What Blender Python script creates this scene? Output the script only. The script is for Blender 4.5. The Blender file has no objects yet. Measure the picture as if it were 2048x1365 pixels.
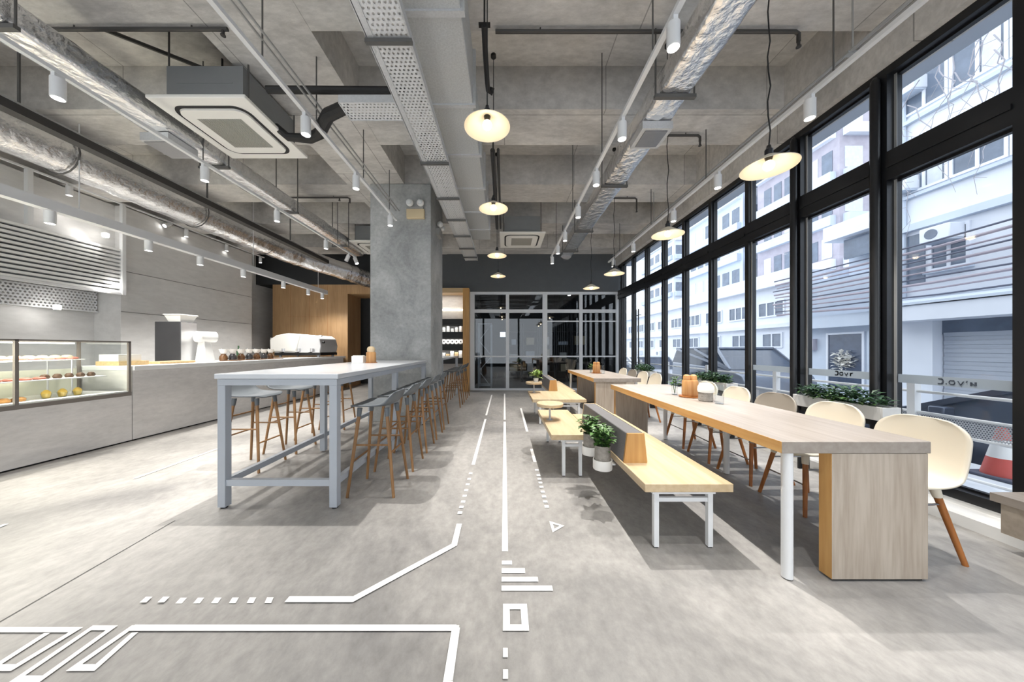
import bpy, bmesh, math, random
from mathutils import Vector, Matrix
random.seed(7)
PI = math.pi
scene = bpy.context.scene
COL = scene.collection
H = 1.25            # camera height
F = 620.0           # focal length in pixels of a 2048 px wide frame
VX, VY = 1009.0, 698.0

def fp(px, py, z=0.0):
    """point on the horizontal plane z seen at a measured place of the floor plan"""
    Y = F * (H - z) / (py - VY)
    return ((px - VX) * Y / F, Y)

SPOT_W = 108
# ------------------------------------------------------------------ materials
MATS = {}
def lin(c):
    return tuple((x / 12.92 if x <= .04045 else ((x + .055) / 1.055) ** 2.4) for x in c)
def rgb(r, g, b):
    return lin((r / 255., g / 255., b / 255.))

def mat(name, col, rough=.5, metal=0., noise=0., nscale=6., bump=0., bscale=40., col2=None, emit=None, estr=0., stretch=None, spec=.5, detail=6.):
    m = bpy.data.materials.new(name); m.use_nodes = True
    nt = m.node_tree; N = nt.nodes; L = nt.links
    b = N['Principled BSDF']
    b.inputs['Base Color'].default_value = (*col, 1)
    b.inputs['Roughness'].default_value = rough
    b.inputs['Metallic'].default_value = metal
    b.inputs['Specular IOR Level'].default_value = spec
    tc = N.new('ShaderNodeTexCoord'); mp = N.new('ShaderNodeMapping')
    L.new(tc.outputs['Object'], mp.inputs['Vector'])
    if stretch: mp.inputs['Scale'].default_value = stretch
    if noise > 0 or col2:
        n = N.new('ShaderNodeTexNoise'); n.inputs['Scale'].default_value = nscale; n.inputs['Detail'].default_value = detail
        n.inputs['Roughness'].default_value = .62
        L.new(mp.outputs['Vector'], n.inputs['Vector'])
        r = N.new('ShaderNodeValToRGB')
        c2 = col2 if col2 else tuple(min(1, c * (1 - noise)) for c in col)
        r.color_ramp.elements[0].position = .33; r.color_ramp.elements[1].position = .68
        r.color_ramp.elements[0].color = (*c2, 1); r.color_ramp.elements[1].color = (*col, 1)
        L.new(n.outputs['Fac'], r.inputs['Fac']); L.new(r.outputs['Color'], b.inputs['Base Color'])
    if bump > 0:
        n2 = N.new('ShaderNodeTexNoise'); n2.inputs['Scale'].default_value = bscale; n2.inputs['Detail'].default_value = 5
        L.new(mp.outputs['Vector'], n2.inputs['Vector'])
        bp = N.new('ShaderNodeBump'); bp.inputs['Strength'].default_value = bump; bp.inputs['Distance'].default_value = .02
        L.new(n2.outputs['Fac'], bp.inputs['Height']); L.new(bp.outputs['Normal'], b.inputs['Normal'])
    if emit:
        b.inputs['Emission Color'].default_value = (*emit, 1); b.inputs['Emission Strength'].default_value = estr
    MATS[name] = m
    return m

def wood(name, c1, c2, axis=1, scale=7., rough=.42, fine=34.):
    """grain runs along axis (0 x, 1 y, 2 z)"""
    m = bpy.data.materials.new(name); m.use_nodes = True
    nt = m.node_tree; N = nt.nodes; L = nt.links; b = N['Principled BSDF']
    tc = N.new('ShaderNodeTexCoord'); mp = N.new('ShaderNodeMapping')
    s = [scale] * 3; s[axis] = scale * .07
    mp.inputs['Scale'].default_value = s
    L.new(tc.outputs['Object'], mp.inputs['Vector'])
    n = N.new('ShaderNodeTexNoise'); n.inputs['Scale'].default_value = 1.6; n.inputs['Detail'].default_value = 3; n.inputs['Distortion'].default_value = .5
    L.new(mp.outputs['Vector'], n.inputs['Vector'])
    n2 = N.new('ShaderNodeTexNoise'); n2.inputs['Scale'].default_value = fine / scale; n2.inputs['Detail'].default_value = 4
    L.new(mp.outputs['Vector'], n2.inputs['Vector'])
    mx = N.new('ShaderNodeMath'); mx.operation = 'MULTIPLY_ADD'; mx.inputs[1].default_value = .5
    L.new(n2.outputs['Fac'], mx.inputs[0])
    hm = N.new('ShaderNodeMath'); hm.operation = 'MULTIPLY'; hm.inputs[1].default_value = .5
    L.new(n.outputs['Fac'], hm.inputs[0]); L.new(hm.outputs[0], mx.inputs[2])
    r = N.new('ShaderNodeValToRGB'); r.color_ramp.elements[0].position = .36; r.color_ramp.elements[1].position = .62
    r.color_ramp.elements[0].color = (*c2, 1); r.color_ramp.elements[1].color = (*c1, 1)
    L.new(mx.outputs[0], r.inputs['Fac']); L.new(r.outputs['Color'], b.inputs['Base Color'])
    b.inputs['Roughness'].default_value = rough
    MATS[name] = m
    return m

def glass(name, tint=(1, 1, 1), refl=.10, ior=1.45, rough=0.):
    m = bpy.data.materials.new(name); m.use_nodes = True
    nt = m.node_tree; N = nt.nodes; L = nt.links
    N.remove(N['Principled BSDF'])
    t = N.new('ShaderNodeBsdfTransparent'); t.inputs['Color'].default_value = (*tint, 1)
    g = N.new('ShaderNodeBsdfGlossy'); g.inputs['Roughness'].default_value = rough
    fr = N.new('ShaderNodeFresnel'); fr.inputs['IOR'].default_value = ior
    # both faces of a thin pane look the same: undo the back-face inversion of the index
    ge = N.new('ShaderNodeNewGeometry')
    ii = N.new('ShaderNodeMix'); ii.inputs['A'].default_value = ior; ii.inputs['B'].default_value = 1 / ior
    L.new(ge.outputs['Backfacing'], ii.inputs['Factor']); L.new(ii.outputs['Result'], fr.inputs['IOR'])
    mul = N.new('ShaderNodeMath'); mul.operation = 'MULTIPLY'; mul.inputs[1].default_value = refl * 10
    mul.use_clamp = True
    L.new(fr.outputs[0], mul.inputs[0])
    mx = N.new('ShaderNodeMixShader')
    L.new(mul.outputs[0], mx.inputs[0]); L.new(t.outputs[0], mx.inputs[1]); L.new(g.outputs[0], mx.inputs[2])
    L.new(mx.outputs[0], N['Material Output'].inputs['Surface'])
    MATS[name] = m
    return m

def perforated(name, col, pitch, hole, axes=(0, 1), rough=.4, metal=.6):
    """sheet with a staggered grid of real (transparent) holes"""
    m = bpy.data.materials.new(name); m.use_nodes = True
    nt = m.node_tree; N = nt.nodes; L = nt.links; b = N['Principled BSDF']
    b.inputs['Base Color'].default_value = (*col, 1); b.inputs['Roughness'].default_value = rough; b.inputs['Metallic'].default_value = metal
    tc = N.new('ShaderNodeTexCoord'); sp = N.new('ShaderNodeSeparateXYZ'); L.new(tc.outputs['Object'], sp.inputs[0])
    def M(op, a, bb=None):
        n = N.new('ShaderNodeMath'); n.operation = op
        for i, x in enumerate((a, bb)):
            if x is None: continue
            if isinstance(x, (int, float)): n.inputs[i].default_value = x
            else: L.new(x, n.inputs[i])
        return n.outputs[0]
    u = sp.outputs[axes[0]]; v = sp.outputs[axes[1]]
    vs = M('DIVIDE', v, pitch)
    row = M('FLOOR', vs)
    off = M('MULTIPLY', row, .5)
    us = M('ADD', M('DIVIDE', u, pitch), off)
    fu = M('SUBTRACT', M('FRACT', us), .5); fv = M('SUBTRACT', M('FRACT', vs), .5)
    d = M('SQRT', M('ADD', M('MULTIPLY', fu, fu), M('MULTIPLY', fv, fv)))
    h = M('LESS_THAN', d, hole)
    t = N.new('ShaderNodeBsdfTransparent'); mx = N.new('ShaderNodeMixShader')
    L.new(h, mx.inputs[0]); L.new(b.outputs[0], mx.inputs[1]); L.new(t.outputs[0], mx.inputs[2])
    L.new(mx.outputs[0], N['Material Output'].inputs['Surface'])
    MATS[name] = m
    return m

def concrete(name, c1, c2, c3, rough=.7, scale=1.1, bump=.15, panel=None, spec=.3, streak=None, fmin=.82, fs=14):
    """mottled cast concrete in three tones, optional formwork seams panel=(w,h,axes)"""
    m = bpy.data.materials.new(name); m.use_nodes = True
    nt = m.node_tree; N = nt.nodes; L = nt.links; b = N['Principled BSDF']
    b.inputs['Roughness'].default_value = rough; b.inputs['Specular IOR Level'].default_value = spec
    tc = N.new('ShaderNodeTexCoord'); mp = N.new('ShaderNodeMapping'); L.new(tc.outputs['Object'], mp.inputs['Vector'])
    if streak: mp.inputs['Scale'].default_value = streak
    n = N.new('ShaderNodeTexNoise'); n.inputs['Scale'].default_value = scale; n.inputs['Detail'].default_value = 9; n.inputs['Roughness'].default_value = .66; n.inputs['Distortion'].default_value = .6
    L.new(mp.outputs['Vector'], n.inputs['Vector'])
    r = N.new('ShaderNodeValToRGB'); cr = r.color_ramp
    cr.elements[0].position = .3; cr.elements[0].color = (*c3, 1)
    cr.elements[1].position = .7; cr.elements[1].color = (*c1, 1)
    e = cr.elements.new(.5); e.color = (*c2, 1)
    L.new(n.outputs['Fac'], r.inputs['Fac'])
    f2 = N.new('ShaderNodeTexNoise'); f2.inputs['Scale'].default_value = scale * fs; f2.inputs['Detail'].default_value = 8; f2.inputs['Roughness'].default_value = .68
    L.new(mp.outputs['Vector'], f2.inputs['Vector'])
    mr = N.new('ShaderNodeMapRange'); mr.inputs['From Min'].default_value = .3; mr.inputs['From Max'].default_value = .7
    mr.inputs['To Min'].default_value = fmin; mr.inputs['To Max'].default_value = 1.1
    L.new(f2.outputs['Fac'], mr.inputs['Value'])
    mm = N.new('ShaderNodeMix'); mm.data_type = 'RGBA'; mm.blend_type = 'MULTIPLY'; mm.inputs['Factor'].default_value = 1
    L.new(r.outputs['Color'], mm.inputs['A']); L.new(mr.outputs['Result'], mm.inputs['B'])
    out = mm.outputs['Result']
    if panel:
        w, h, ax = panel
        sp = N.new('ShaderNodeSeparateXYZ'); L.new(tc.outputs['Object'], sp.inputs[0])
        cb = N.new('ShaderNodeCombineXYZ'); L.new(sp.outputs[ax[0]], cb.inputs[0]); L.new(sp.outputs[ax[1]], cb.inputs[1])
        bt = N.new('ShaderNodeTexBrick'); bt.inputs['Scale'].default_value = 1; bt.inputs['Brick Width'].default_value = w; bt.inputs['Row Height'].default_value = h
        bt.inputs['Mortar Size'].default_value = .006; bt.inputs['Mortar Smooth'].default_value = .3; bt.offset = .37
        bt.inputs['Color1'].default_value = (1, 1, 1, 1); bt.inputs['Color2'].default_value = (.88, .88, .88, 1); bt.inputs['Mortar'].default_value = (.5, .5, .5, 1)
        L.new(cb.outputs[0], bt.inputs['Vector'])
        m3 = N.new('ShaderNodeMix'); m3.data_type = 'RGBA'; m3.blend_type = 'MULTIPLY'; m3.inputs['Factor'].default_value = 1
        L.new(out, m3.inputs['A']); L.new(bt.outputs['Color'], m3.inputs['B']); out = m3.outputs['Result']
    L.new(out, b.inputs['Base Color'])
    bp = N.new('ShaderNodeBump'); bp.inputs['Strength'].default_value = bump; bp.inputs['Distance'].default_value = .02
    L.new(f2.outputs['Fac'], bp.inputs['Height']); L.new(bp.outputs['Normal'], b.inputs['Normal'])
    rr = N.new('ShaderNodeMapRange'); rr.inputs['To Min'].default_value = rough - .1; rr.inputs['To Max'].default_value = min(1, rough + .1)
    L.new(n.outputs['Fac'], rr.inputs['Value']); L.new(rr.outputs['Result'], b.inputs['Roughness'])
    MATS[name] = m
    return m

# ------------------------------------------------------------------ mesh builder
class MB:
    def __init__(s): s.v = []; s.f = []; s.mi = []; s.m = 0
    def face(s, idx): s.f.append(tuple(idx)); s.mi.append(s.m)
    def add(s, vs, fs):
        b = len(s.v); s.v += [tuple(p) for p in vs]
        for f in fs: s.face([b + i for i in f])
        return s
    def box(s, x0, x1, y0, y1, z0, z1):
        vs = [(x0, y0, z0), (x1, y0, z0), (x1, y1, z0), (x0, y1, z0), (x0, y0, z1), (x1, y0, z1), (x1, y1, z1), (x0, y1, z1)]
        return s.add(vs, [(0, 3, 2, 1), (4, 5, 6, 7), (0, 1, 5, 4), (1, 2, 6, 5), (2, 3, 7, 6), (3, 0, 4, 7)])
    def frame(s, p0, p1):
        d = (Vector(p1) - Vector(p0))
        n = d.normalized()
        a = Vector((0, 0, 1)) if abs(n.z) < .95 else Vector((1, 0, 0))
        u = n.cross(a).normalized(); w = n.cross(u).normalized()
        return n, u, w
    def bar(s, p0, p1, a, b):
        """rectangular bar; a across (horizontal), b along the up direction"""
        n, u, w = s.frame(p0, p1)
        vs = []
        for p in (p0, p1):
            for (i, j) in ((-1, -1), (1, -1), (1, 1), (-1, 1)):
                vs.append(Vector(p) + u * i * a / 2 + w * j * b / 2)
        return s.add(vs, [(0, 1, 2, 3), (7, 6, 5, 4), (0, 4, 5, 1), (1, 5, 6, 2), (2, 6, 7, 3), (3, 7, 4, 0)])
    def cyl(s, p0, p1, r0, r1=None, n=12, cap=True):
        r1 = r0 if r1 is None else r1
        _, u, w = s.frame(p0, p1); b = len(s.v)
        for p, r in ((p0, r0), (p1, r1)):
            for i in range(n):
                t = 2 * PI * i / n
                s.v.append(tuple(Vector(p) + u * math.cos(t) * r + w * math.sin(t) * r))
        for i in range(n):
            j = (i + 1) % n; s.face((b + i, b + j, b + n + j, b + n + i))
        if cap:
            s.face([b + i for i in range(n)][::-1]); s.face([b + n + i for i in range(n)])
        return s
    def tube(s, path, r, n=8, cap=True, flat=1.):
        P = [Vector(p) for p in path]; b = len(s.v); k = len(P)
        rs = r if isinstance(r, (list, tuple)) else [r] * k
        pu = None
        for i, p in enumerate(P):
            d = (P[min(i + 1, k - 1)] - P[max(i - 1, 0)]).normalized()
            if pu is None:
                a = Vector((0, 0, 1)) if abs(d.z) < .95 else Vector((1, 0, 0))
                u = d.cross(a).normalized()
            else:
                u = (pu - d * pu.dot(d)).normalized()
            pu = u; w = d.cross(u).normalized()
            for j in range(n):
                t = 2 * PI * j / n
                s.v.append(tuple(p + u * math.cos(t) * rs[i] + w * math.sin(t) * rs[i] * flat))
        for i in range(k - 1):
            for j in range(n):
                q = (j + 1) % n
                s.face((b + i * n + j, b + i * n + q, b + (i + 1) * n + q, b + (i + 1) * n + j))
        if cap:
            s.face([b + j for j in range(n)][::-1]); s.face([b + (k - 1) * n + j for j in range(n)])
        return s
    def lathe(s, c, prof, n=24, cap=True):
        b = len(s.v); k = len(prof)
        for (r, z) in prof:
            for j in range(n):
                t = 2 * PI * j / n
                s.v.append((c[0] + r * math.cos(t), c[1] + r * math.sin(t), c[2] + z))
        for i in range(k - 1):
            for j in range(n):
                q = (j + 1) % n
                s.face((b + i * n + j, b + i * n + q, b + (i + 1) * n + q, b + (i + 1) * n + j))
        if cap:
            if prof[0][0] > 1e-5: s.face([b + j for j in range(n)][::-1])
            if prof[-1][0] > 1e-5: s.face([b + (k - 1) * n + j for j in range(n)])
        return s
    def prism(s, poly, axis, a, b):
        def P(u, v, t):
            return {'x': (t, u, v), 'y': (u, t, v), 'z': (u, v, t)}[axis]
        n = len(poly); vs = [P(u, v, a) for u, v in poly] + [P(u, v, b) for u, v in poly]
        return s.add(vs, [tuple(range(n))[::-1], tuple(range(n, 2 * n))] + [(i, (i + 1) % n, n + (i + 1) % n, n + i) for i in range(n)])
    def sphere(s, c, r, n=12, m=8, sz=1.):
        return s.lathe(c, [(max(1e-6, r * math.sin(PI * i / m)), -r * sz * math.cos(PI * i / m)) for i in range(m + 1)], n, cap=False)

def mesh(mb, name, mats, smooth=35, bevel=0, recalc=True, doubles=False, seg=2):
    me = bpy.data.meshes.new(name)
    me.from_pydata(mb.v, [], mb.f)
    mats = mats if isinstance(mats, (list, tuple)) else [mats]
    for m in mats: me.materials.append(MATS[m] if isinstance(m, str) else m)
    for p, i in zip(me.polygons, mb.mi): p.material_index = min(i, len(mats) - 1)
    if recalc or doubles:
        bm = bmesh.new(); bm.from_mesh(me)
        if doubles: bmesh.ops.remove_doubles(bm, verts=bm.verts, dist=1e-5)
        if recalc: bmesh.ops.recalc_face_normals(bm, faces=bm.faces)
        bm.to_mesh(me); bm.free()
    if smooth:
        me.shade_smooth(); me.set_sharp_from_angle(angle=math.radians(smooth))
    return me

ORG = {}
def top(name, label, cat, loc=(0, 0, 0), rz=0, group=None, kind=None):
    o = bpy.data.objects.new(name, None); COL.objects.link(o)
    o.empty_display_size = .1
    o.location = loc; o.rotation_euler = (0, 0, rz)
    if kind: o['kind'] = kind
    else:
        o['label'] = label; o['category'] = cat
    if group: o['group'] = group
    ORG[o.name] = Vector(loc)
    return o

def part(name, mb, m, parent, local=False, bevel=0, label=None, smooth=35, seg=2, kind=None):
    """a mesh child; mb is in world coordinates unless local"""
    if not local:
        g = ORG[parent.name]
        mb.v = [(x - g.x, y - g.y, z - g.z) for x, y, z in mb.v]
    me = mesh(mb, name, m, smooth)
    o = bpy.data.objects.new(name, me); COL.objects.link(o); o.parent = parent
    ORG[o.name] = ORG.get(parent.name, Vector((0, 0, 0)))
    if bevel: bev(o, bevel, seg)
    if label: o['label'] = label
    if kind: o['kind'] = kind
    return o

def bev(o, w, seg=2):
    md = o.modifiers.new('bevel', 'BEVEL'); md.width = w; md.segments = seg; md.limit_method = 'ANGLE'; md.angle_limit = math.radians(40)
    return o

def solo(name, label, cat, mb, m, group=None, kind=None, bevel=0, smooth=35, origin=None):
    """a top-level thing that is one mesh, origin at the middle of its base"""
    xs = [p[0] for p in mb.v]; ys = [p[1] for p in mb.v]; zs = [p[2] for p in mb.v]
    g = Vector(origin) if origin else Vector(((min(xs) + max(xs)) / 2, (min(ys) + max(ys)) / 2, min(zs)))
    mb.v = [(x - g.x, y - g.y, z - g.z) for x, y, z in mb.v]
    me = mesh(mb, name, m, smooth)
    o = bpy.data.objects.new(name, me); COL.objects.link(o); o.location = g
    if kind: o['kind'] = kind
    if label: o['label'] = label; 
    if cat: o['category'] = cat
    if group: o['group'] = group
    ORG[o.name] = g
    if bevel: bev(o, bevel)
    return o

def struct(name, mb, m, smooth=35, bevel=0):
    return solo(name, None, None, mb, m, kind='structure', smooth=smooth, bevel=bevel, origin=(0, 0, 0))

def copy_tree(o, parent=None):
    c = o.copy(); COL.objects.link(c)
    if parent is not None: c.parent = parent
    for ch in [x for x in KIDS.get(o.name, [])]: copy_tree(ch, c)
    return c
KIDS = {}
def index_kids():
    KIDS.clear()
    for o in COL.objects:
        if o.parent: KIDS.setdefault(o.parent.name, []).append(o)

def place(proto, loc, rz=None, label=None, group=None, first=[None]):
    c = copy_tree(proto); c.location = loc
    if rz is not None: c.rotation_euler = (0, 0, rz)
    if label: c['label'] = label
    if group: c['group'] = group
    ORG[c.name] = Vector(loc)
    return c
ORD = ['first', 'second', 'third', 'fourth', 'fifth', 'sixth', 'seventh', 'eighth', 'ninth', 'tenth', 'eleventh', 'twelfth']

# ------------------------------------------------------------------ material set
concrete('ceiling_concrete', rgb(232, 229, 224), rgb(214, 211, 207), rgb(180, 178, 175), rough=.8, scale=.9, panel=(1.9, 1.25, (0, 1)), bump=.2, streak=(.7, 1.6, 1))
concrete('column_concrete', rgb(194, 196, 195), rgb(172, 174, 173), rgb(144, 146, 146), rough=.6, scale=1.5, bump=.1)
concrete('floor_concrete', rgb(184, 180, 175), rgb(156, 153, 149), rgb(116, 114, 113), rough=.44, scale=.62, bump=.06, spec=.4, streak=(1.25, .8, 1), fmin=.78, fs=24)
concrete('counter_concrete', rgb(218, 214, 211), rgb(207, 204, 201), rgb(193, 190, 188), rough=.6, scale=1.3, bump=.02, streak=(.5, .5, 1.5), fmin=.93)
concrete('wall_concrete', rgb(214, 213, 211), rgb(206, 205, 203), rgb(194, 193, 191), rough=.65, scale=.6, bump=.02, fmin=.96, streak=(1, .5, 1.6))
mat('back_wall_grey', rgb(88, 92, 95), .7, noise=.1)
mat('dark_paint', rgb(46, 48, 50), .7, noise=.15)
mat('black_frame', rgb(22, 23, 26), .35, noise=.1)
mat('black_matte', rgb(24, 24, 25), .6, noise=.1)
mat('white_metal', rgb(226, 227, 228), .4, noise=.03)
mat('white_paint', rgb(235, 235, 233), .5, noise=.03)
mat('grey_metal', rgb(176, 181, 188), .4, noise=.03)
mat('chrome_light', rgb(226, 227, 228), .3, .25)
mat('partition_metal', rgb(222, 226, 230), .45, noise=.04)
mat('table_white', rgb(206, 209, 213), .22, noise=.02)
mat('frame_line', rgb(246, 245, 242), .6, noise=.05, nscale=30)
mat('seat_grey', rgb(98, 103, 107), .5, noise=.04)
mat('shell_white', rgb(224, 216, 199), .45, noise=.02)
mat('shell_grey', rgb(150, 143, 133), .45, noise=.02)
mat('upholstery', rgb(112, 110, 110), .9, noise=.15, nscale=90, bump=.2, bscale=300)
wood('oak', rgb(208, 187, 154), rgb(192, 168, 132), 1)
wood('oak_x', rgb(206, 182, 146), rgb(190, 163, 124), 0)
wood('oak_edge', rgb(208, 164, 104), rgb(190, 142, 82), 1)  # table side edges: warm lamp light is put into this orange
wood('oak_warm_z', rgb(200, 156, 96), rgb(180, 132, 74), 2)  # table panel sides carry warm light in this orange; plain oak elsewhere
wood('ash_top', rgb(160, 151, 142), rgb(143, 133, 123), 1, rough=.4)
wood('ash_z', rgb(184, 172, 158), rgb(160, 146, 131), 2, fine=60.)
wood('ash_x', rgb(186, 174, 158), rgb(168, 154, 138), 0)
wood('leg_wood', rgb(176, 112, 56), rgb(140, 82, 36), 2, scale=14)
wood('stool_wood', rgb(152, 112, 70), rgb(120, 86, 52), 2, scale=14)
wood('wall_wood', rgb(182, 148, 108), rgb(158, 124, 86), 2, scale=3.)
wood('canister_wood', rgb(192, 146, 94), rgb(166, 116, 68), 2, scale=20)
mat('foil', (.94, .945, .955), .27, .96, noise=.06, bump=1., bscale=13.)
mat('galvanised', (.66, .67, .68), .48, .45, noise=.12, nscale=60, bump=.15, bscale=60)
mat('insulation', rgb(206, 208, 208), .6, .35, noise=.18, nscale=70, bump=.25, bscale=80)
mat('steel', (.74, .74, .75), .32, .75, noise=.06)
mat('cabinet_dark', rgb(92, 92, 94), .35, .5, noise=.15, nscale=3.)
mat('trim_grey', rgb(126, 119, 113), .5, .1, noise=.06)
mat('joint_grey', rgb(128, 127, 126), .8)
mat('steel_dark', (.34, .34, .35), .35, .9, noise=.08)
mat('conduit', rgb(172, 172, 170), .45, .3, noise=.05)
mat('pipe_dark', rgb(70, 68, 66), .5, .2, noise=.1)
mat('rod_grey', rgb(96, 95, 93), .5, .3)
mat('ac_white', rgb(240, 238, 232), .5, noise=.02)
mat('ac_grille', rgb(176, 174, 166), .6, noise=.08, nscale=40)
mat('ac_case', rgb(140, 142, 143), .6, .2, noise=.06)
mat('lamp_on', (1, 1, 1), .5, emit=(1, .97, .92), estr=14.)
mat('bulb_warm', (1, .9, .75), .5, emit=(1, .86, .62), estr=3.6)
mat('case_light', (1, 1, 1), .5, emit=(1, .95, .78), estr=5.)
mat('sign_lamp', (1, 1, 1), .5, emit=(.9, .95, 1), estr=3.)
mat('leaf', rgb(88, 128, 62), .45, noise=.5, nscale=14)
mat('leaf_dark', rgb(64, 100, 66), .4, noise=.5, nscale=14)
mat('leaf_light', rgb(156, 186, 96), .5, noise=.3, nscale=14)
mat('soil', rgb(58, 48, 40), .9, noise=.4, nscale=40)
mat('pot_grey', rgb(158, 152, 144), .8, noise=.25, nscale=40, bump=.3, bscale=60)
mat('pot_white', rgb(236, 234, 230), .5, noise=.02)
mat('bread', rgb(206, 150, 86), .7, noise=.35, nscale=30)
mat('bread_pale', rgb(232, 200, 148), .7, noise=.25, nscale=30)
mat('custard', rgb(246, 206, 96), .5, noise=.1)
mat('berry', rgb(150, 86, 72), .5, noise=.3, nscale=50)
mat('cake_dark', rgb(86, 62, 44), .6, noise=.3, nscale=50)
mat('paper', rgb(240, 238, 232), .7, noise=.02)
mat('brown_jar', rgb(120, 84, 52), .35, noise=.3, nscale=40)
mat('case_back', rgb(222, 222, 204), .5, noise=.03)
mat('beige_box', rgb(214, 196, 160), .6, noise=.04)
mat('facade_white', rgb(222, 227, 236), .8, noise=.07, nscale=1.2)
mat('facade_blue', rgb(196, 206, 220), .8, noise=.1, nscale=1.0)
mat('facade_pink', rgb(176, 172, 184), .8, noise=.22, nscale=1.5)
mat('window_dark', rgb(112, 124, 142), .15, noise=.3, nscale=2.)
mat('shutter', rgb(182, 188, 198), .5, .2, noise=.05)
mat('shop_dark', rgb(76, 88, 110), .2, noise=.35, nscale=2.)
mat('asphalt', rgb(120, 124, 132), .9, noise=.2, nscale=8)
mat('pavement', rgb(214, 218, 224), .8, noise=.08, nscale=6)
mat('car_dark', rgb(138, 146, 160), .25, .3, noise=.05)
mat('car_black', rgb(84, 92, 108), .2, .3, noise=.05)
mat('car_silver', rgb(214, 219, 228), .25, .3, noise=.03)
mat('car_glass', rgb(84, 94, 110), .08, 0, noise=.1)
mat('tyre', rgb(30, 30, 32), .8, noise=.1)
mat('cone_red', rgb(206, 92, 84), .5, noise=.1)
mat('twig', rgb(170, 168, 176), .8, noise=.2)
mat('cable_pink', rgb(160, 152, 162), .7, noise=.1)
mat('cable_dark', rgb(92, 96, 112), .7, noise=.1)
mat('frost', rgb(160, 172, 184), .6, noise=.02)
mat('ink', rgb(72, 80, 92), .6, noise=.05)
mat('red_paint', rgb(168, 34, 40), .5, noise=.1)
mat('curtain', rgb(206, 212, 220), .8, noise=.15, nscale=6)
glass('window_glass', (.97, .985, 1), .045)
glass('partition_glass', (.72, .76, .80), .16)
glass('case_glass', (.975, .985, .98), .05)
glass('clear_glass', (.95, .97, .98), .10)
perforated('tray_sheet', (.72, .73, .74), .032, .27, (0, 1), metal=.25)
perforated('rail_sheet', rgb(196, 199, 205), .017, .33, (1, 2), metal=.1)
perforated('hood_sheet', (.78, .79, .80), .05, .33, (1, 2), metal=.1)
# ================================================================== THE ROOM
XG = 3.45          # glass plane of the shopfront
YB = 9.3           # glazed partition at the far end
YF = -3.2          # unseen open wall behind the camera
m = MB().box(-9.2, 3.6, YF - .3, 13.6, -.2, 0)
floor = struct('floor', m, 'floor_concrete')

def stroke(pts, w, closed=False):
    """mitred flat ribbon on the floor through ground points"""
    P = [Vector((p[0], p[1])) for p in pts]; n = len(P); L_, R_ = [], []
    for i in range(n):
        if closed: a, b = P[i - 1], P[(i + 1) % n]
        else: a, b = P[max(0, i - 1)], P[min(n - 1, i + 1)]
        d1 = (P[i] - a).normalized() if (P[i] - a).length > 1e-6 else (b - P[i]).normalized()
        d2 = (b - P[i]).normalized() if (b - P[i]).length > 1e-6 else d1
        t = (d1 + d2).normalized(); nn = Vector((-t.y, t.x)); k = 1 / max(.35, nn.dot(Vector((-d1.y, d1.x))))
        L_.append(P[i] + nn * w / 2 * k); R_.append(P[i] - nn * w / 2 * k)
    mb = MB(); segs = n if closed else n - 1
    for i in range(segs):
        j = (i + 1) % n
        mb.add([(*L_[i], .0025), (*R_[i], .0025), (*R_[j], .0025), (*L_[j], .0025)], [(0, 1, 2, 3)])
    return mb
def gp(*pts): return [fp(x, y) for x, y in pts]
MK = [0]
def mark(mb):
    MK[0] += 1; z = .002 + .0004 * (MK[0] % 14); mb.v = [(a, b, z) for a, b, c in mb.v]
    return part('line_marking', mb, 'frame_line', floor, smooth=0)
def poly(*pts):
    q = gp(*pts); return MB().add([(x, y, .0025) for x, y in q], [tuple(range(len(q)))])
W = .037
cx = .003
def rect(x0, x1, y0, y1): return MB().add([(x0, y0, .0025), (x1, y0, .0025), (x1, y1, .0025), (x0, y1, .0025)], [(0, 1, 2, 3)])
mark(rect(cx - W / 2, cx + W / 2, 1.909, 5.3))
mark(rect(cx - W / 2, cx + W / 2, 5.45, 8.6))
for (x1, ya, yb) in ((1024, 1123, 1131), (1050, 1138, 1148), (1076, 1156, 1165.5), (1105, 1173.5, 1184)):
    Y0, Y1 = 775 / (yb - VY), 775 / (ya - VY); ym = (Y0 + Y1) / 2
    mark(rect(-.0155, (x1 - VX) * ym / F, Y0, Y1))
# hollow square and two small squares
x0, x1 = -.0085, .113
q = [(x0 + .017, 1.384), (x1 - .02, 1.384), (x1 - .02, 1.497), (x0 + .017, 1.497)]
mark(stroke(q, .032, True))
mark(rect(-.0063, .0135, 1.25, 1.2895)); mark(rect(-.0060, .0138, 1.168, 1.203))
mark(rect(-.0060, .0138, 1.085, 1.12))
# bent line on the left with its dashes
mark(stroke(gp((918.5, 1050), (908.5, 1092), (706, 1201.5), (574, 1201.5)), W))
for i in range(8):
    x = 279 + 35.7 * i; k = 26 - 1.1 * i
    mark(poly((x, 1208.5), (x + 13.5, 1208.5), (x + k, 1197), (x + k - 13.2, 1197)))
# long bent line at the bottom with slanted loops
mark(stroke(gp((896, 1365), (912, 1258.5), (262, 1258.5), (148, 1338), (190, 1338), (270, 1267.5)), .026))
mark(stroke(gp((184, 1258.5), (224, 1258.5), (82, 1361), (34, 1361)), .024, True))
mark(stroke(gp((-60, 1262.5), (152, 1262.5), (27, 1338.5), (-14, 1338.5), (94, 1269.2)), .026))
mark(stroke([fp(896, 1365), fp(862, 1560)], W))
mark(stroke(gp((912, 1258.8), (262, 1258.8)), .0315))
mark(stroke(gp((912, 1258.8), (896, 1365)), .036))
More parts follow.
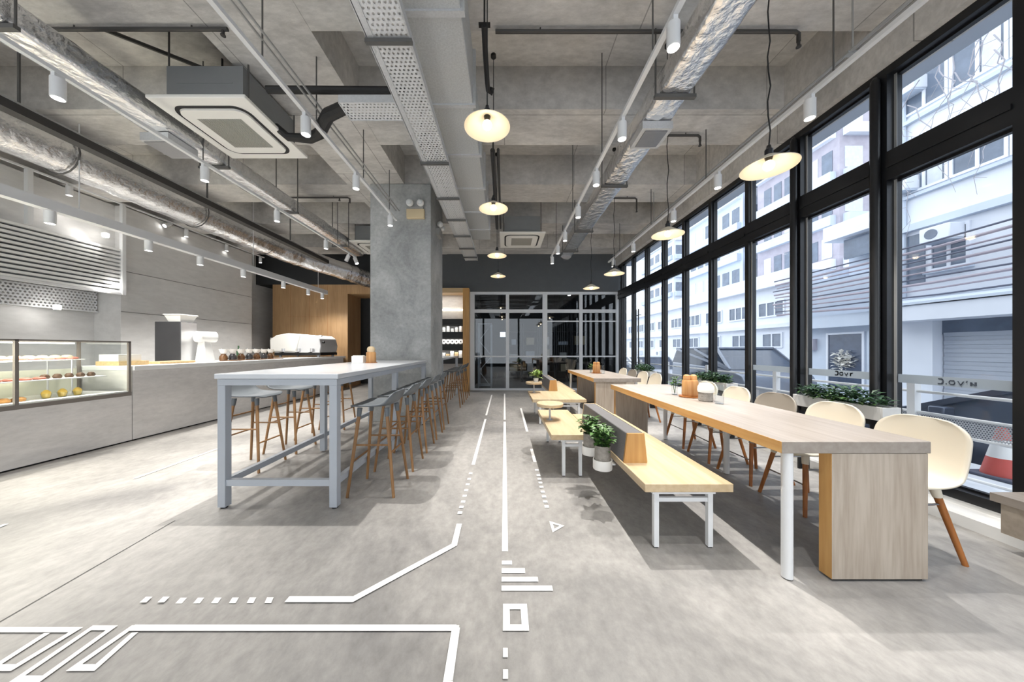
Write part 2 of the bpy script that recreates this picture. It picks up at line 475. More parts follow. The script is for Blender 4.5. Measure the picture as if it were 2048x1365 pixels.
# dotted guide lines beside the long line
for X, ys in ((-.338, [2.35, 2.435, 2.53, 2.63, 2.735, 2.85, 2.97, 3.1]), (.333, [2.445, 2.525, 2.61, 2.7, 2.79, 2.88, 2.96, 3.045, 3.19])):
    for y in ys: mark(rect(X - .017, X + .017, y - .018, y + .018))
mark(rect(-.355, -.32, 3.34, 5.5)); mark(rect(.318, .352, 3.41, 3.86)); mark(rect(.325, .36, 4.67, 6.5))
mark(rect(-.36, -.325, 5.8, 8.4))
mark(stroke(gp((1102, 1046.5), (1124, 1053.5), (1107, 1063)), .02, True))
mark(stroke(gp((269, 958.5), (434, 899)), .03))
mark(stroke(gp((-8, 1058), (12, 1050)), .03))
# saw-cut joint in the slab
jb = stroke([fp(-40, 1268), fp(350, 1042)], .008); jb.v = [(x, y, .0015) for x, y, z in jb.v]
part('floor_joint', jb, 'pipe_dark', floor, smooth=0)

# ceiling with cast beams, one piece of concrete
ZS, ZBM = 4.59, 4.08
m = MB().box(-9.2, 3.6, YF - .3, 10.9, ZS, 4.85)
for (a, b) in ((-3.2, -2.6), (-1.2, -.55), (.45, 1.1), (2.07, 2.76), (3.66, 4.30), (5.34, 5.98), (7.0, 7.64), (8.62, 9.26)):
    m.box(-9.2, 3.3, a, b, ZBM, ZS + .01)
m.box(-2.70, -1.72, YF, 9.3, ZBM - .003, ZS + .012)
ceiling = struct('ceiling', m, 'ceiling_concrete', smooth=0)
# edge beam over the shopfront
m = MB().box(3.3, 3.62, YF - .3, 10.9, 3.735, ZS)
struct('trim_1', m, 'ceiling_concrete', smooth=0)
# column
m = MB().box(-2.30, -1.257, 5.30, 6.28, 0, ZBM - .004)
struct('column', m, 'column_concrete', bevel=.012)

# kerb under the glass
m = MB().prism([(3.21, 0), (3.6, 0), (3.6, .14), (3.38, .14), (3.38, .095), (3.23, .095), (3.21, .08)], 'y', YF, 9.3)
m.v = [(x, y, z) for x, y, z in m.v]
mk = MB()
poly2 = [(3.21, 0), (3.6, 0), (3.6, .13), (3.37, .13), (3.37, .095), (3.225, .095), (3.21, .08)]
vs = [(x, YF, z) for x, z in poly2] + [(x, YB, z) for x, z in poly2]; n = len(poly2)
mk.add(vs, [tuple(range(n)), tuple(range(n, 2 * n))[::-1]] + [(i, n + i, n + (i + 1) % n, (i + 1) % n) for i in range(n)])
struct('trim_2', mk, 'white_paint', smooth=0)

# ---- right side shopfront: one window per bay, black frames
YM = [-3.1, -2.3, -1.5, -.7, .1, .75, 1.35, 2.02, 2.762, 3.56, 4.345, 5.13, 5.90, 6.67, 7.48, 8.26, 9.0, 9.3]
GLY = {'o': [[(-.35, .35), (.35, .35), (.5, 0), (.35, -.35), (-.35, -.35), (-.5, 0), (-.35, .35)]],
       'rc': [[(-.4, .55), (.3, .55), (.48, .1), (.3, -.4), (-.45, -.4)]],
       'v': [[(-.45, .35), (0, -.4), (.45, .35)]],
       'r': [[(-.3, -.4), (-.3, .35)], [(-.3, .15), (.1, .35), (.35, .3)]],
       'n': [[(-.35, -.4), (-.35, .3), (.35, -.3), (.35, .35)]],
       'dot': [[(-.08, -.35), (.08, -.35)]], 'tick': [[(.05, .5), (-.1, .15)]]}
def letters(seq, y0, z0, size, x):
    """strokes on the glass, read from inside the room: left is +y"""
    mb = MB(); u = 0
    for g in seq:
        w = {'dot': .45, 'tick': .4}.get(g, 1.15) * size
        for pl in GLY[g]:
            for a, b in zip(pl[:-1], pl[1:]):
                pa = (x, y0 - (u + w / 2 + a[0] * size * .8), z0 + a[1] * size); pb = (x, y0 - (u + w / 2 + b[0] * size * .8), z0 + b[1] * size)
                mb.bar(pa, pb, .002, .0095) if abs(pa[1] - pb[1]) > abs(pa[2] - pb[2]) else mb.bar(pa, pb, .0095, .002)
        u += w
    return mb
for i in range(len(YM) - 1):
    a, b = YM[i], YM[i + 1]
    far = a > 4.0
    d = .055 if a > 3.8 else .085
    xi = XG - d + .0
    m = MB()
    hw = .034
    m.box(xi, XG + .05, a - hw, a + hw, .13, 3.735)                    # mullion on the near side of the bay
    y0, y1 = a + hw, b - hw if i < len(YM) - 2 else b
    m.box(xi, XG + .05, y0, y1, 2.735, 2.985)                         # transom
    m.box(xi - .012, XG + .05, y0, y1, 2.84, 2.875)
    m.box(xi, XG + .05, y0, y1, 3.665, 3.735); m.box(xi, XG + .05, y0, y1, .13, .20)
    e = .016
    for (za, zb) in ((.20, 2.735), (2.985, 3.665)):
        m.box(XG - .02, XG + .02, y0, y0 + e, za, zb); m.box(XG - .02, XG + .02, y1 - e, y1, za, zb)
        m.box(XG - .02, XG + .02, y0 + e, y1 - e, za, za + e); m.box(XG - .02, XG + .02, y0 + e, y1 - e, zb - e, zb)
    w = top('window_%d' % (i + 1), None, None, (XG, (a + b) / 2, 0), kind='structure')
    part('window_frame', m, 'black_frame', w)
    for (za, zb) in ((.20, 2.735), (2.985, 3.665)):
        part('pane', MB().box(XG - .004, XG + .004, y0, y1, za, zb), 'window_glass', w)
        if not far: part('glazing_bead', MB().box(XG - .023, XG - .02, y1 - e - .004, y1, za, zb), 'conduit', w)
    if 2 <= a < 4 or i == 6:
        part('frosted_band', MB().box(XG - .008, XG - .0045, y0 + e, y1 - e, .958, 1.03), 'frost', w)
        if a < 2.5 and a > 1.5:
            part('lettering', letters(['rc', 'dot', 'o', 'v', 'tick', 'n'], 2.47, .99, 0.040, XG - .0095), 'ink', w)
        elif a < 3:
            part('lettering', letters(['rc', 'o', 'v', 'r'], 3.235, .995, 0.040, XG - .0095), 'ink', w)
    if i == 14:
        for yy in (a + .3, a + .44):
            part('handle', MB().cyl((XG - .09, yy, .55), (XG - .09, yy, 2.25), .016, n=8).cyl((XG - .09, yy, .7), (XG - .02, yy, .7), .01, n=6).cyl((XG - .09, yy, 2.1), (XG - .02, yy, 2.1), .01, n=6), 'black_frame', w)
# round steel posts against two mullions
for yy in (3.575, 2.79):
    mb = MB().lathe((3.335, yy, 0), [(.034, 0.095), (.034, 3.62), (.028, 3.66), (.012, 3.685), (0.0001, 3.69)], 16)
    struct('trim_%d' % (3 if yy > 3 else 4), mb, 'black_frame')

# ---- unseen wall behind the camera, left open so sky adds fill light
m = MB().box(-9.2, 3.6, YF - .3, YF - .1, 3.4, 4.6).box(-9.2, 3.6, YF - .3, YF - .1, -.1, .2)
for x in (-9.1, -6.5, -4.0, -1.5, 1.0, 3.5): m.box(x - .06, x + .06, YF - .25, YF - .1, .2, 3.4)
struct('wall_front', m, 'back_wall_grey', smooth=0)

# ---- left wall: kitchen hatch recess near, panelled wall beyond
m = MB()
m.box(-8.3, -8.02, YF - .3, 10.9, 0, ZS)
m.box(-8.02, -7.5, 6.06, 9.2, 0, 4.05)
m.box(-8.02, -7.62, YF - .3, 6.06, 3.2, 4.05)
wl = struct('wall_left', m, 'wall_concrete', smooth=0)
jm = MB()
for z in (2.78, 1.98): jm.box(-7.5, -7.495, 6.06, 9.2, z - .006, z + .006)
part('panel_joint', jm, 'joint_grey', wl)

# ---- far walls
m = MB().box(-9.2, -5.9, 10.9, 11.1, 0, ZS).box(-5.9, -.9, 11.2, 11.4, 0, ZS)
m.box(-9.2, -2.0, 10.0, 10.9, 3.32, ZS)
struct('wall_back', m, 'dark_paint', smooth=0)
m = MB().box(-2.4, 3.45, YB - .02, YB + .12, 2.96, ZBM + .5)
struct('wall_back_upper', m, 'back_wall_grey', smooth=0)
# oak clad wall with doorway recess
m = MB(); m.m = 0
m.box(-7.48, -5.06, 10.0, 10.9, 0, 3.32)
m.box(-5.06, -2.35, 10.0, 10.9, 3.02, 3.32)
m.box(-3.0, -2.35, 10.0, 10.9, 0, 3.02)
ww = struct('wall_oak', m, 'wall_wood', smooth=0)
jm = MB()
for x in (-6.9, -6.3, -5.7): jm.box(x - .003, x + .003, 9.997, 10.0, 0, 3.3)
jm.box(-7.0, -5.9, 9.997, 10.0, 2.28, 2.286)
part('board_joint', jm, 'leg_wood', ww)

# ---- glazed partition at the end of the room
part_x = [-.97, .09, 1.215, 2.295, 3.40]
m = MB()
for k, x in enumerate(part_x):
    hw = .07 if k in (0, 2) else .05
    if k == 4: hw = .05
    m.box(x - hw, x + hw, YB, YB + .09, 0, 2.97)
m.box(part_x[0], part_x[4], YB - .004, YB + .094, 2.88, 2.965)
m.box(part_x[0], part_x[4], YB + .004, YB + .086, 2.33, 2.43)
m.box(part_x[0], part_x[4], YB + .01, YB + .08, 1.0, 1.04)
m.box(part_x[0], part_x[4], YB + .004, YB + .086, 0, .06)
m.box(part_x[2] + .07, part_x[4], YB + .01, YB + .08, 2.06, 2.095)
w = top('window_30', None, None, (1.2, YB, 0), kind='structure')
part('window_frame', m, 'partition_metal', w)
for k in range(4):
    a, b = part_x[k] + .04, part_x[k + 1] - .04
    for (za, zb) in ((.06, 1.0), (1.04, 2.33), (2.43, 2.88)):
        part('pane', MB().box(a, b, YB + .04, YB + .048, za, zb), 'partition_glass', w)
# dim room behind the partition
m = MB().box(-1.1, 3.6, 13.2, 13.4, 0, 4.6).box(-1.1, -1.0, YB + .12, 13.2, 0, 4.6).box(3.55, 3.7, YB + .1, 13.2, 0, 4.6).box(-1.1, 3.6, YB + .12, 13.4, 3.3, 3.4)
struct('wall_store', m, 'dark_paint', smooth=0)

# ================================================================== CEILING SERVICES
def wobble(mb, amp, keep=None):
    rnd = random.Random(3)
    mb.v = [(x + rnd.uniform(-amp, amp), y, z + rnd.uniform(-amp, amp)) for x, y, z in mb.v]
    return mb
def rect_duct(x0, x1, z0, z1, y0, y1, step=.14, amp=.006):
    """foil wrapped duct: rounded rectangle section lofted along y with small dents"""
    mb = MB(); c = .03; rnd = random.Random(int(abs(x0) * 100))
    sec = []
    for (xa, za, t0) in ((x1 - c, z1 - c, 0), (x0 + c, z1 - c, 90), (x0 + c, z0 + c, 180), (x1 - c, z0 + c, 270)):
        for k in range(3):
            t = math.radians(t0 + 45 * k); sec.append((xa + c * math.cos(t), za + c * math.sin(t)))
    # add mid points on the long faces so that the wrap can dent
    S = []
    for i, p in enumerate(sec):
        S.append(p); q = sec[(i + 1) % len(sec)]
        dd = math.hypot(q[0] - p[0], q[1] - p[1])
        if dd > .08:
            for k in range(1, 4): S.append((p[0] + (q[0] - p[0]) * k / 4, p[1] + (q[1] - p[1]) * k / 4))
    n = len(S); N = int((y1 - y0) / step) + 1
    for i in range(N + 1):
        y = y0 + (y1 - y0) * i / N
        for (x, z) in S: mb.v.append((x + rnd.uniform(-amp, amp), y, z + rnd.uniform(-amp, amp)))
    for i in range(N):
        for j in range(n):
            k = (j + 1) % n; mb.face((i * n + j, i * n + k, (i + 1) * n + k, (i + 1) * n + j))
    mb.face(range(n)); mb.face([N * n + j for j in range(n)][::-1])
    return mb
def hanger(parent, x0, x1, y, z, ztop=ZBM, w=.035):
    part('hanger', MB().box(x0 - .04, x1 + .04, y - w / 2, y + w / 2, z - .03, z).cyl((x0 - .03, y, z), (x0 - .03, y, ztop), .008, n=6).cyl((x1 + .03, y, z), (x1 + .03, y, ztop), .008, n=6), 'rod_grey', parent)
def zc(y):   # underside of the ceiling above y
    for (a, b) in ((-3.2, -2.6), (-1.2, -.55), (.45, 1.1), (2.07, 2.76), (3.66, 4.30), (5.34, 5.98), (7.0, 7.64), (8.62, 9.26)):
        if a - .02 <= y <= b + .02: return ZBM
    return ZS
# left foil wrapped duct
d = top('foil_duct', 'silver foil wrapped duct passing over the left edge of the nearest white ceiling cassette', 'duct', (-3.66, 3.3, 3.55))
part('duct_body', rect_duct(-3.80, -3.50, 3.55, 3.75, -2.5, 7.7), 'foil', d, smooth=60)
for y in (2.2, 3.9, 5.2, 6.9): hanger(d, -3.80, -3.50, y, 3.545, zc(y))
part('grille_box', MB().box(-3.86, -3.56, 3.28, 3.6, 3.46, 3.545), 'galvanised', d)
part('grille', MB().box(-3.84, -3.58, 3.3, 3.58, 3.45, 3.46), 'steel_dark', d)
# right foil wrapped duct
d = top('foil_duct', 'silver foil wrapped rectangular duct above the communal dining tables', 'duct', (1.5, 3.3, 3.5))
part('duct_body', rect_duct(1.365, 1.647, 3.50, 3.71, -2.5, 7.6), 'foil', d, smooth=60)
for y in (2.74, 4.25, 5.9, 7.1): hanger(d, 1.365, 1.647, y, 3.495, zc(y))
part('grille_box', MB().box(1.36, 1.66, 3.05, 3.36, 3.42, 3.495), 'galvanised', d)
part('grille', MB().box(1.40, 1.62, 3.08, 3.32, 3.41, 3.42), 'steel_dark', d)
part('end_cap', MB().cyl((1.51, 7.6, 3.58), (1.51, 7.72, 3.56), .15, .12, n=16), 'steel_dark', d)
# big round flexible duct by the kitchen, turning away at the end
path = [(-5.6, y, 3.71) for y in (-2.5, -1.5, -.5, .5, 1.5, 2.5, 3.5, 4.5, 5.5, 6.3, 6.9)] + [(-5.55, 7.5, 3.70), (-5.35, 8.1, 3.65), (-5.0, 8.6, 3.58), (-4.6, 9.1, 3.5), (-4.3, 9.6, 3.42), (-4.1, 9.98, 3.38)]
fine = []
for a, b in zip(path[:-1], path[1:]):
    for k in range(7): fine.append(tuple(a[i] + (b[i] - a[i]) * k / 7 for i in range(3)))
fine.append(path[-1])
rr = random.Random(5)
d = top('round_foil_duct', 'large round silver foil duct running above the white rail by the kitchen', 'duct', (-5.6, 4, 3.46))
mb = MB().tube(fine, [.245 + rr.uniform(-.010, .010) for _ in fine], n=20)
part('duct_body', mb, 'foil', d, smooth=60)
for y in (1.9, 3.9, 5.6, 7.2):
    part('hanger', MB().tube([(-5.6 + .262 * math.cos(t), y, 3.71 + .262 * math.sin(t)) for t in [PI * 2 * k / 18 for k in range(19)]], .01, n=5).cyl((-5.6, y, 3.97), (-5.6, y, zc(y)), .008, n=6), 'rod_grey', d)
# dark cable channel between them
d = top('cable_channel', 'dark steel cable channel with pale lip between the two left foil ducts', 'cable tray', (-4.7, 4, 3.5))
m = MB().box(-4.76, -4.64, -2.5, 8.2, 3.5, 3.51).box(-4.76, -4.75, -2.5, 8.2, 3.51, 3.58)
part('channel', m, 'pipe_dark', d)
part('lip', MB().box(-4.66, -4.64, -2.5, 8.2, 3.51, 3.585), 'pipe_dark', d)
part('top_edge', MB().box(-4.675, -4.63, -2.5, 8.2, 3.585, 3.60), 'conduit', d)
for y in (3.0, 4.9, 6.8): part('hanger_rod', MB().cyl((-4.70, y, 3.5), (-4.70, y, zc(y)), .012, n=6), 'rod_grey', d)
# galvanised air duct in the middle
d = top('air_duct', 'wide grey insulated air duct running down the middle of the ceiling', 'duct', (-.485, 3, 3.5))
part('duct_body', MB().box(-.68, -.29, -2.5, 6.4, 3.5, 3.98), 'insulation', d, bevel=.008)
for y in (.4, 1.25, 2.07, 2.86, 3.6, 4.35, 5.1, 5.85):
    part('flange', MB().box(-.705, -.265, y - .02, y + .02, 3.485, 4.0), 'galvanised', d)
# perforated cable tray under its left edge, with a branch
d = top('cable_tray', 'perforated steel cable tray with side rails left of the grey air duct', 'cable tray', (-.77, 3, 3.3))
part('tray_bed', MB().box(-.86, -.625, -2.5, 7.2, 3.300, 3.304), 'tray_sheet', d)
part('side_rail', MB().box(-.905, -.86, -2.5, 7.2, 3.294, 3.30).box(-.91, -.90, -2.5, 7.2, 3.294, 3.37), 'galvanised', d)
part('side_rail', MB().box(-.63, -.62, -2.5, 7.2, 3.294, 3.36), 'galvanised', d)
part('branch_tray', MB().box(-1.38, -.905, 2.58, 2.775, 3.300, 3.304), 'tray_sheet', d)
part('branch_rail', MB().box(-1.38, -.905, 2.572, 2.58, 3.296, 3.36).box(-1.38, -.905, 2.775, 2.783, 3.296, 3.36).box(-1.385, -1.375, 2.58, 2.775, 3.296, 3.36), 'galvanised', d)
for y in (2.05, 3.4, 4.2, 4.9, 5.6, 6.3, 6.9): part('hanger', MB().box(-.92, -.61, y - .015, y + .015, 3.27, 3.293).cyl((-.915, y, 3.28), (-.915, y, zc(y)), .007, n=6), 'rod_grey', d)
part('cable', MB().tube([(-.75 + .03 * math.sin(y * 1.3), y, 3.325) for y in [3 + .25 * k for k in range(17)]], .014, n=6), 'black_matte', d)
part('cable', MB().tube([(-.70 + .03 * math.sin(y * 1.1 + 1), y, 3.325) for y in [3 + .25 * k for k in range(17)]], .012, n=6), 'conduit', d)
# ceiling cassettes
def cassette(x0, y0, label, s=.95):
    x1, y1, z = x0 + s, y0 + s, 3.64
    d = top('ceiling_cassette', label, 'air conditioner', ((x0 + x1) / 2, (y0 + y1) / 2, z), group='ceiling cassette air conditioners')
    g = .0
    part('panel', MB().box(x0, x1, y0, y1, z, z + .035), 'ac_white', d, bevel=.008)
    part('casing', MB().box(x0 + .1, x1 - .1, y0 + .1, y1 - .1, z + .035, 4.03).box(x0 + .2, x1 - .2, y0 + .097, y0 + .1, 3.75, 3.757).box(x0 + .2, x1 - .2, y0 + .097, y0 + .1, 3.86, 3.867), 'ac_case', d)
    cxx, cyy = (x0 + x1) / 2, (y0 + y1) / 2
    def rr(h, r, n=8):
        P = []
        for (sx, sy, t0) in ((1, 1, 0), (-1, 1, 90), (-1, -1, 180), (1, -1, 270)):
            for k in range(n + 1):
                t = math.radians(t0 + 90 * k / n); P.append((cxx + sx * (h - r) + r * math.cos(t), cyy + sy * (h - r) + r * math.sin(t)))
        return P
    o_, i_ = rr(.375, .13), rr(.345, .11); n = len(o_)
    mb = MB().add([(*p, z - .004) for p in o_] + [(*p, z - .004) for p in i_] + [(*p, z + .01) for p in o_] + [(*p, z + .01) for p in i_],
                  [(k, (k + 1) % n, n + (k + 1) % n, n + k) for k in range(n)] + [(k, 2 * n + k, 2 * n + (k + 1) % n, (k + 1) % n) for k in range(n)] + [(n + k, n + (k + 1) % n, 3 * n + (k + 1) % n, 3 * n + k) for k in range(n)])
    part('air_slot', mb, 'black_matte', d)
    i2 = rr(.338, .10)
    part('centre_cover', MB().prism(i2, 'z', z - .018, z), 'ac_white', d)
    gr = MB().box(cxx - .225, cxx + .225, cyy - .225, cyy + .225, z - .021, z - .017)
    for k in range(22):
        x = cxx - .21 + .02 * k; gr.box(x - .003, x + .003, cyy - .22, cyy + .22, z - .026, z - .021)
    part('grille', gr, 'ac_grille', d)
    for (x, y) in ((x0 + .08, y0 + .14), (x1 - .08, y0 + .14), (x0 + .08, y1 - .14), (x1 - .08, y1 - .14)):
        part('hanger_rod', MB().cyl((x, y, z + .03), (x, y, zc(y)), .008, n=6), 'rod_grey', d)
    return d
cassette(-3.42, 2.946, 'nearest and largest white square ceiling cassette, above the bar table side')
cassette(-.1, 6.4, 'white ceiling cassette beside the far end of the middle air duct')
cassette(-3.47, 6.9, 'white ceiling cassette half hidden behind the concrete column')
# pipes
d = top('refrigerant_pipe', 'black insulated pipe bending from the nearest cassette to the cable tray branch', 'pipe', (-1.9, 3.1, 3.4))
part('pipe_run', MB().tube([(-2.52, 3.42, 3.70), (-2.40, 3.44, 3.60), (-2.15, 3.42, 3.57), (-1.96, 3.30, 3.55), (-1.80, 3.08, 3.48), (-1.62, 2.85, 3.40), (-1.38, 2.69, 3.35)], [.04, .042, .05, .056, .058, .056, .05], n=10), 'black_matte', d)
solo('pipe', 'straight black pipe crossing the ceiling from left to the perforated tray', 'pipe', MB().cyl((-2.24, 2.93, 3.70), (-.93, 2.93, 3.69), .034, n=10), 'black_matte')
def sprinkler(pts, drop, label):
    d = top('sprinkler_pipe', label, 'pipe', pts[0], group='sprinkler pipes under the beams')
    part('pipe_run', MB().tube(pts, .016, n=8), 'pipe_dark', d)
    q = [p for p in pts if abs(p[2] - pts[0][2]) < .005]
    for k in (.15, .8):
        hx = q[0][0] + (q[-1][0] - q[0][0]) * k; hy = q[0][1]
        part('hanger_rod', MB().cyl((hx, hy, pts[0][2]), (hx, hy, zc(hy)), .006, n=6), 'pipe_dark', d)
    for p in drop:
        part('sprinkler_head', MB().cyl(p, (p[0], p[1], p[2] - .05), .012, n=8).cyl((p[0], p[1], p[2] - .05), (p[0], p[1], p[2] - .058), .02, n=10), 'pipe_dark', d)
    return d
z = 4.045
sprinkler([(-.08, 2.73, z), (1.3, 2.73, z), (2.56, 2.73, z), (2.59, 2.73, z - .02), (2.59, 2.73, z - .09)], [(2.59, 2.73, z - .08)], 'longest dark sprinkler pipe, crossing above the nearest pendant lamps on the right')
sprinkler([(1.75, 4.06, z), (2.53, 4.06, z), (2.56, 4.06, z - .02), (2.56, 4.06, z - .08)], [(2.56, 4.06, z - .08)], 'dark sprinkler pipe just behind the vent of the right foil duct')
sprinkler([(1.7, 5.75, z), (2.42, 5.75, z), (2.45, 5.75, z - .02), (2.45, 5.75, z - .2)], [(2.45, 5.75, z - .2)], 'dark sprinkler pipe over the farther dining table')
sprinkler([(-4.2, 5.73, z), (-2.9, 5.73, z), (-2.86, 5.73, z - .02), (-2.86, 5.73, z - .1)], [(-3.05, 5.73, z + .0)], 'thin sprinkler pipe left of the concrete column')
sprinkler([(-4.0, 2.71, z), (-3.0, 2.71, z), (-2.42, 2.71, z)], [(-2.46, 2.71, z)], 'dark sprinkler pipe above the left foil duct, nearest on the left')
solo('drain_pipe', 'black hooked pipe hanging right of the middle air duct above the nearest pendant', 'pipe', MB().tube([(-.155, 2.36, 3.72), (-.16, 2.6, 3.72), (-.16, 2.88, 3.72), (-.155, 2.94, 3.70), (-.13, 2.97, 3.70), (-.115, 2.94, 3.73)], .022, n=8).cyl((-.155, 2.4, 3.72), (-.155, 2.4, 4.08), .008, n=6).cyl((-.16, 2.72, 3.72), (-.16, 2.72, 4.08), .008, n=6).box(-.2, -.11, 2.385, 2.415, 3.75, 3.765), 'black_matte')
solo('drain_pipe', 'black pipe pair along the right side of the air duct behind the nearest pendant', 'pipe', MB().cyl((-.15, 3.9, 3.75), (-.15, 6.3, 3.7), .03, n=8).cyl((-.08, 3.9, 3.76), (-.08, 6.3, 3.7), .018, n=8).cyl((-.15, 4.0, 3.75), (-.15, 4.0, 4.08), .008, n=6).cyl((-.15, 5.5, 3.72), (-.15, 5.5, 4.08), .008, n=6), 'pipe_dark')
solo('conduit', 'thin pale twin conduits beside the left track rail', 'conduit', MB().cyl((-1.82, -2.4, 3.57), (-1.82, 5.2, 3.57), .010, n=6).cyl((-1.77, -2.4, 3.57), (-1.77, 5.2, 3.57), .010, n=6), 'conduit')
solo('conduit', 'thin pale twin conduits along the concrete edge beam above the shopfront', 'conduit', MB().cyl((2.66, -2.4, 3.54), (2.66, 7.6, 3.54), .012, n=6).cyl((2.73, -2.4, 3.56), (2.73, 7.6, 3.56), .014, n=6).cyl((2.695, 2.4, 3.54), (2.695, 2.4, ZBM), .006, n=6).cyl((2.695, 5.6, 3.54), (2.695, 5.6, ZBM), .006, n=6).box(2.64, 2.75, 2.38, 2.42, 3.525, 3.545).box(2.64, 2.75, 5.58, 5.62, 3.525, 3.545), 'conduit')
solo('conduit', 'slim diagonal conduit on the ceiling above the left foil duct', 'conduit', MB().cyl((-4.15, 2.9, 4.4), (-3.25, 3.58, 4.4), .02, n=6).cyl((-3.25, 3.57, 4.4), (-3.25, 3.57, 4.59), .01, n=6).cyl((-4.1, 2.93, 4.4), (-4.1, 2.93, 4.59), .01, n=6), 'pipe_dark')
solo('valve', 'small red valve on the dark ceiling between the left foil ducts', 'valve', MB().lathe((-4.42, 3.7, 3.98), [(.02, 0), (.05, .02), (.05, .06), (.03, .08), (.03, .11)], 12).cyl((-4.5, 3.7, 4.03), (-4.34, 3.7, 4.03), .025, n=8), 'red_paint')

# ---- track rails and spotlights
SPOTS = []
def track(x, z, y0, y1, label, rods):
    d = top('track_rail', label, 'track rail', (x, (y0 + y1) / 2, z))
    part('rail', MB().box(x - .018, x + .018, y0, y1, z, z + .032), 'white_metal', d)
    for y in rods: part('hanger_rod', MB().cyl((x, y, z + .03), (x, y, zc(y)), .006, n=6), 'rod_grey', d)
    return d
track(-1.82, 3.40, -2.4, 5.22, 'white track rail ending in front of the concrete column', (2.33, 3.0, 4.0, 4.9))
track(1.10, 3.40, -2.4, 7.35, 'white track rail alongside the right foil duct', (2.3, 3.5, 5.0, 6.6))
track(2.60, 3.40, -2.4, 7.75, 'white track rail nearest the shopfront windows', (2.45, 4.0, 5.5, 7.0))
track(-3.50, 3.40, -2.4, 7.3, 'white track rail under the left foil duct', (3.6, 6.5))
# spotlight prototype: white cylinder, adapter, glowing lens; origin at the top of the adapter
proto = top('track_spotlight', 'x', 'spotlight', (0, 0, -20))
part('body', MB().lathe((0, 0, 0), [(.03, -.03), (.041, -.035), (.041, -.185), (.036, -.19), (.034, -.17), (.0001, -.17)], 20), 'white_metal', proto, local=True)
part('lens', MB().lathe((0, 0, 0), [(.0001, -.171), (.033, -.171), (.033, -.174), (.0001, -.174)], 16), 'lamp_on', proto, local=True)
part('adapter', MB().box(-.015, .015, -.03, .03, -.03, 0), 'white_metal', proto, local=True)
index_kids()
def spot_lamp(x, y, z, power, ang=86, blend=.6, rad=.02, col=(1, .97, .93), tgt=None):
    l = bpy.data.lights.new('spot', 'SPOT'); l.energy = power; l.spot_size = math.radians(ang); l.spot_blend = blend; l.shadow_soft_size = rad; l.color = col
    o = bpy.data.objects.new('spot_beam', l); COL.objects.link(o); o.location = (x, y, z)
    if tgt is not None: o.rotation_euler = (Vector(tgt) - Vector((x, y, z))).to_track_quat('-Z', 'Y').to_euler()
    return o
spot_n = 0
def spots(x, z, ys, where, power=SPOT_W, grp='track spotlights', **kw):
    for i, y in enumerate(ys):
        vis = y > 1.0  # nearer spots are unseen, added to brighten the floor by the camera
        place(proto, (x, y, z), 0, ('%s white cylinder spotlight %s' % (ORD[[q for q in ys if q > 1.0].index(y)], where)) if vis else 'added unseen white spotlight directly overhead %s' % where.replace('from the camera ', ''), grp)
        p = power[i] if isinstance(power, (list, tuple)) else power
        if p and not (x == -1.82 and y > 4.8): spot_lamp(x, y, z - .2, p, **kw)
# ================================================================== LIGHTING FIXTURES
spots(1.10, 3.40, [.6, 1.25, 2.02, 2.9, 3.72, 4.63, 5.64, 6.4, 7.15], 'from the camera on the track by the right foil duct', grp='spotlights on the right duct rail', power=[75, 65, 50, 230, 130, 110, 110, 110, 110], ang=80)
spots(2.60, 3.40, [.3, 1.5, 2.64, 3.78, 4.77, 6.26, 7.4], 'from the camera on the track rail nearest the windows', grp='spotlights on the window rail', power=[50, 60] + [SPOT_W * 1.25] * 5, ang=76)
spots(-1.82, 3.40, [.6, 1.7, 2.84, 3.8, 4.94], 'from the camera on the track rail leading to the column', grp='spotlights on the column rail', power=[25, 15, 215, 85, 0], ang=80)
spots(-3.50, 3.40, [1.1, 2.43, 3.62, 4.77, 6.08], 'from the camera on the track rail under the left foil duct', grp='spotlights on the left duct rail', power=[30, 135, 145, 150, 140], ang=64)
# two tilted spots at the end of that rail
for i, (dy, rx, lab) in enumerate(((7.0, .5, 'tilted white spotlight, nearer of the pair at the far end of the left duct rail'), (7.22, -.4, 'tilted white spotlight, farther of the pair at the far end of the left duct rail'))):
    c = place(proto, (-3.50, dy, 3.40), 0, lab, 'spotlights on the left duct rail'); c.rotation_euler = (.25 * rx, rx, 0)

# hanging white beam over the service counter with small downlights
d = top('lighting_beam', 'long white beam with downlights hanging over the service counter', 'light beam', (-5.35, 5, 2.87))
part('beam_body', MB().box(-5.40, -5.30, -2.4, 9.3, 2.875, 2.995), 'white_metal', d)
for y in (3.9, 6.6, 8.9):
    part('hanger_wire', MB().cyl((-5.35, y, 2.99), (-5.35, y, zc(y)), .006, n=6), 'white_metal', d)
dp = top('beam_downlight', 'x', 'spotlight', (0, 0, -20))
part('body', MB().lathe((0, 0, 0), [(.04, 0), (.046, -.004), (.046, -.15), (.04, -.152), (.036, -.135), (.0001, -.135)], 18), 'white_metal', dp, local=True)
part('lens', MB().lathe((0, 0, 0), [(.0001, -.136), (.035, -.136), (.035, -.142), (.0001, -.142)], 14), 'lamp_on', dp, local=True)
index_kids()
for i, y in enumerate((2.55, 3.65, 4.66, 5.45, 6.35, 7.5, 8.45, 9.1)):
    place(dp, (-5.35, y, 2.874), 0, '%s white downlight from the camera under the hanging beam over the counter' % ORD[i], 'downlights under the hanging beam')
    spot_lamp(-5.35, y, 2.72, 62, ang=150)
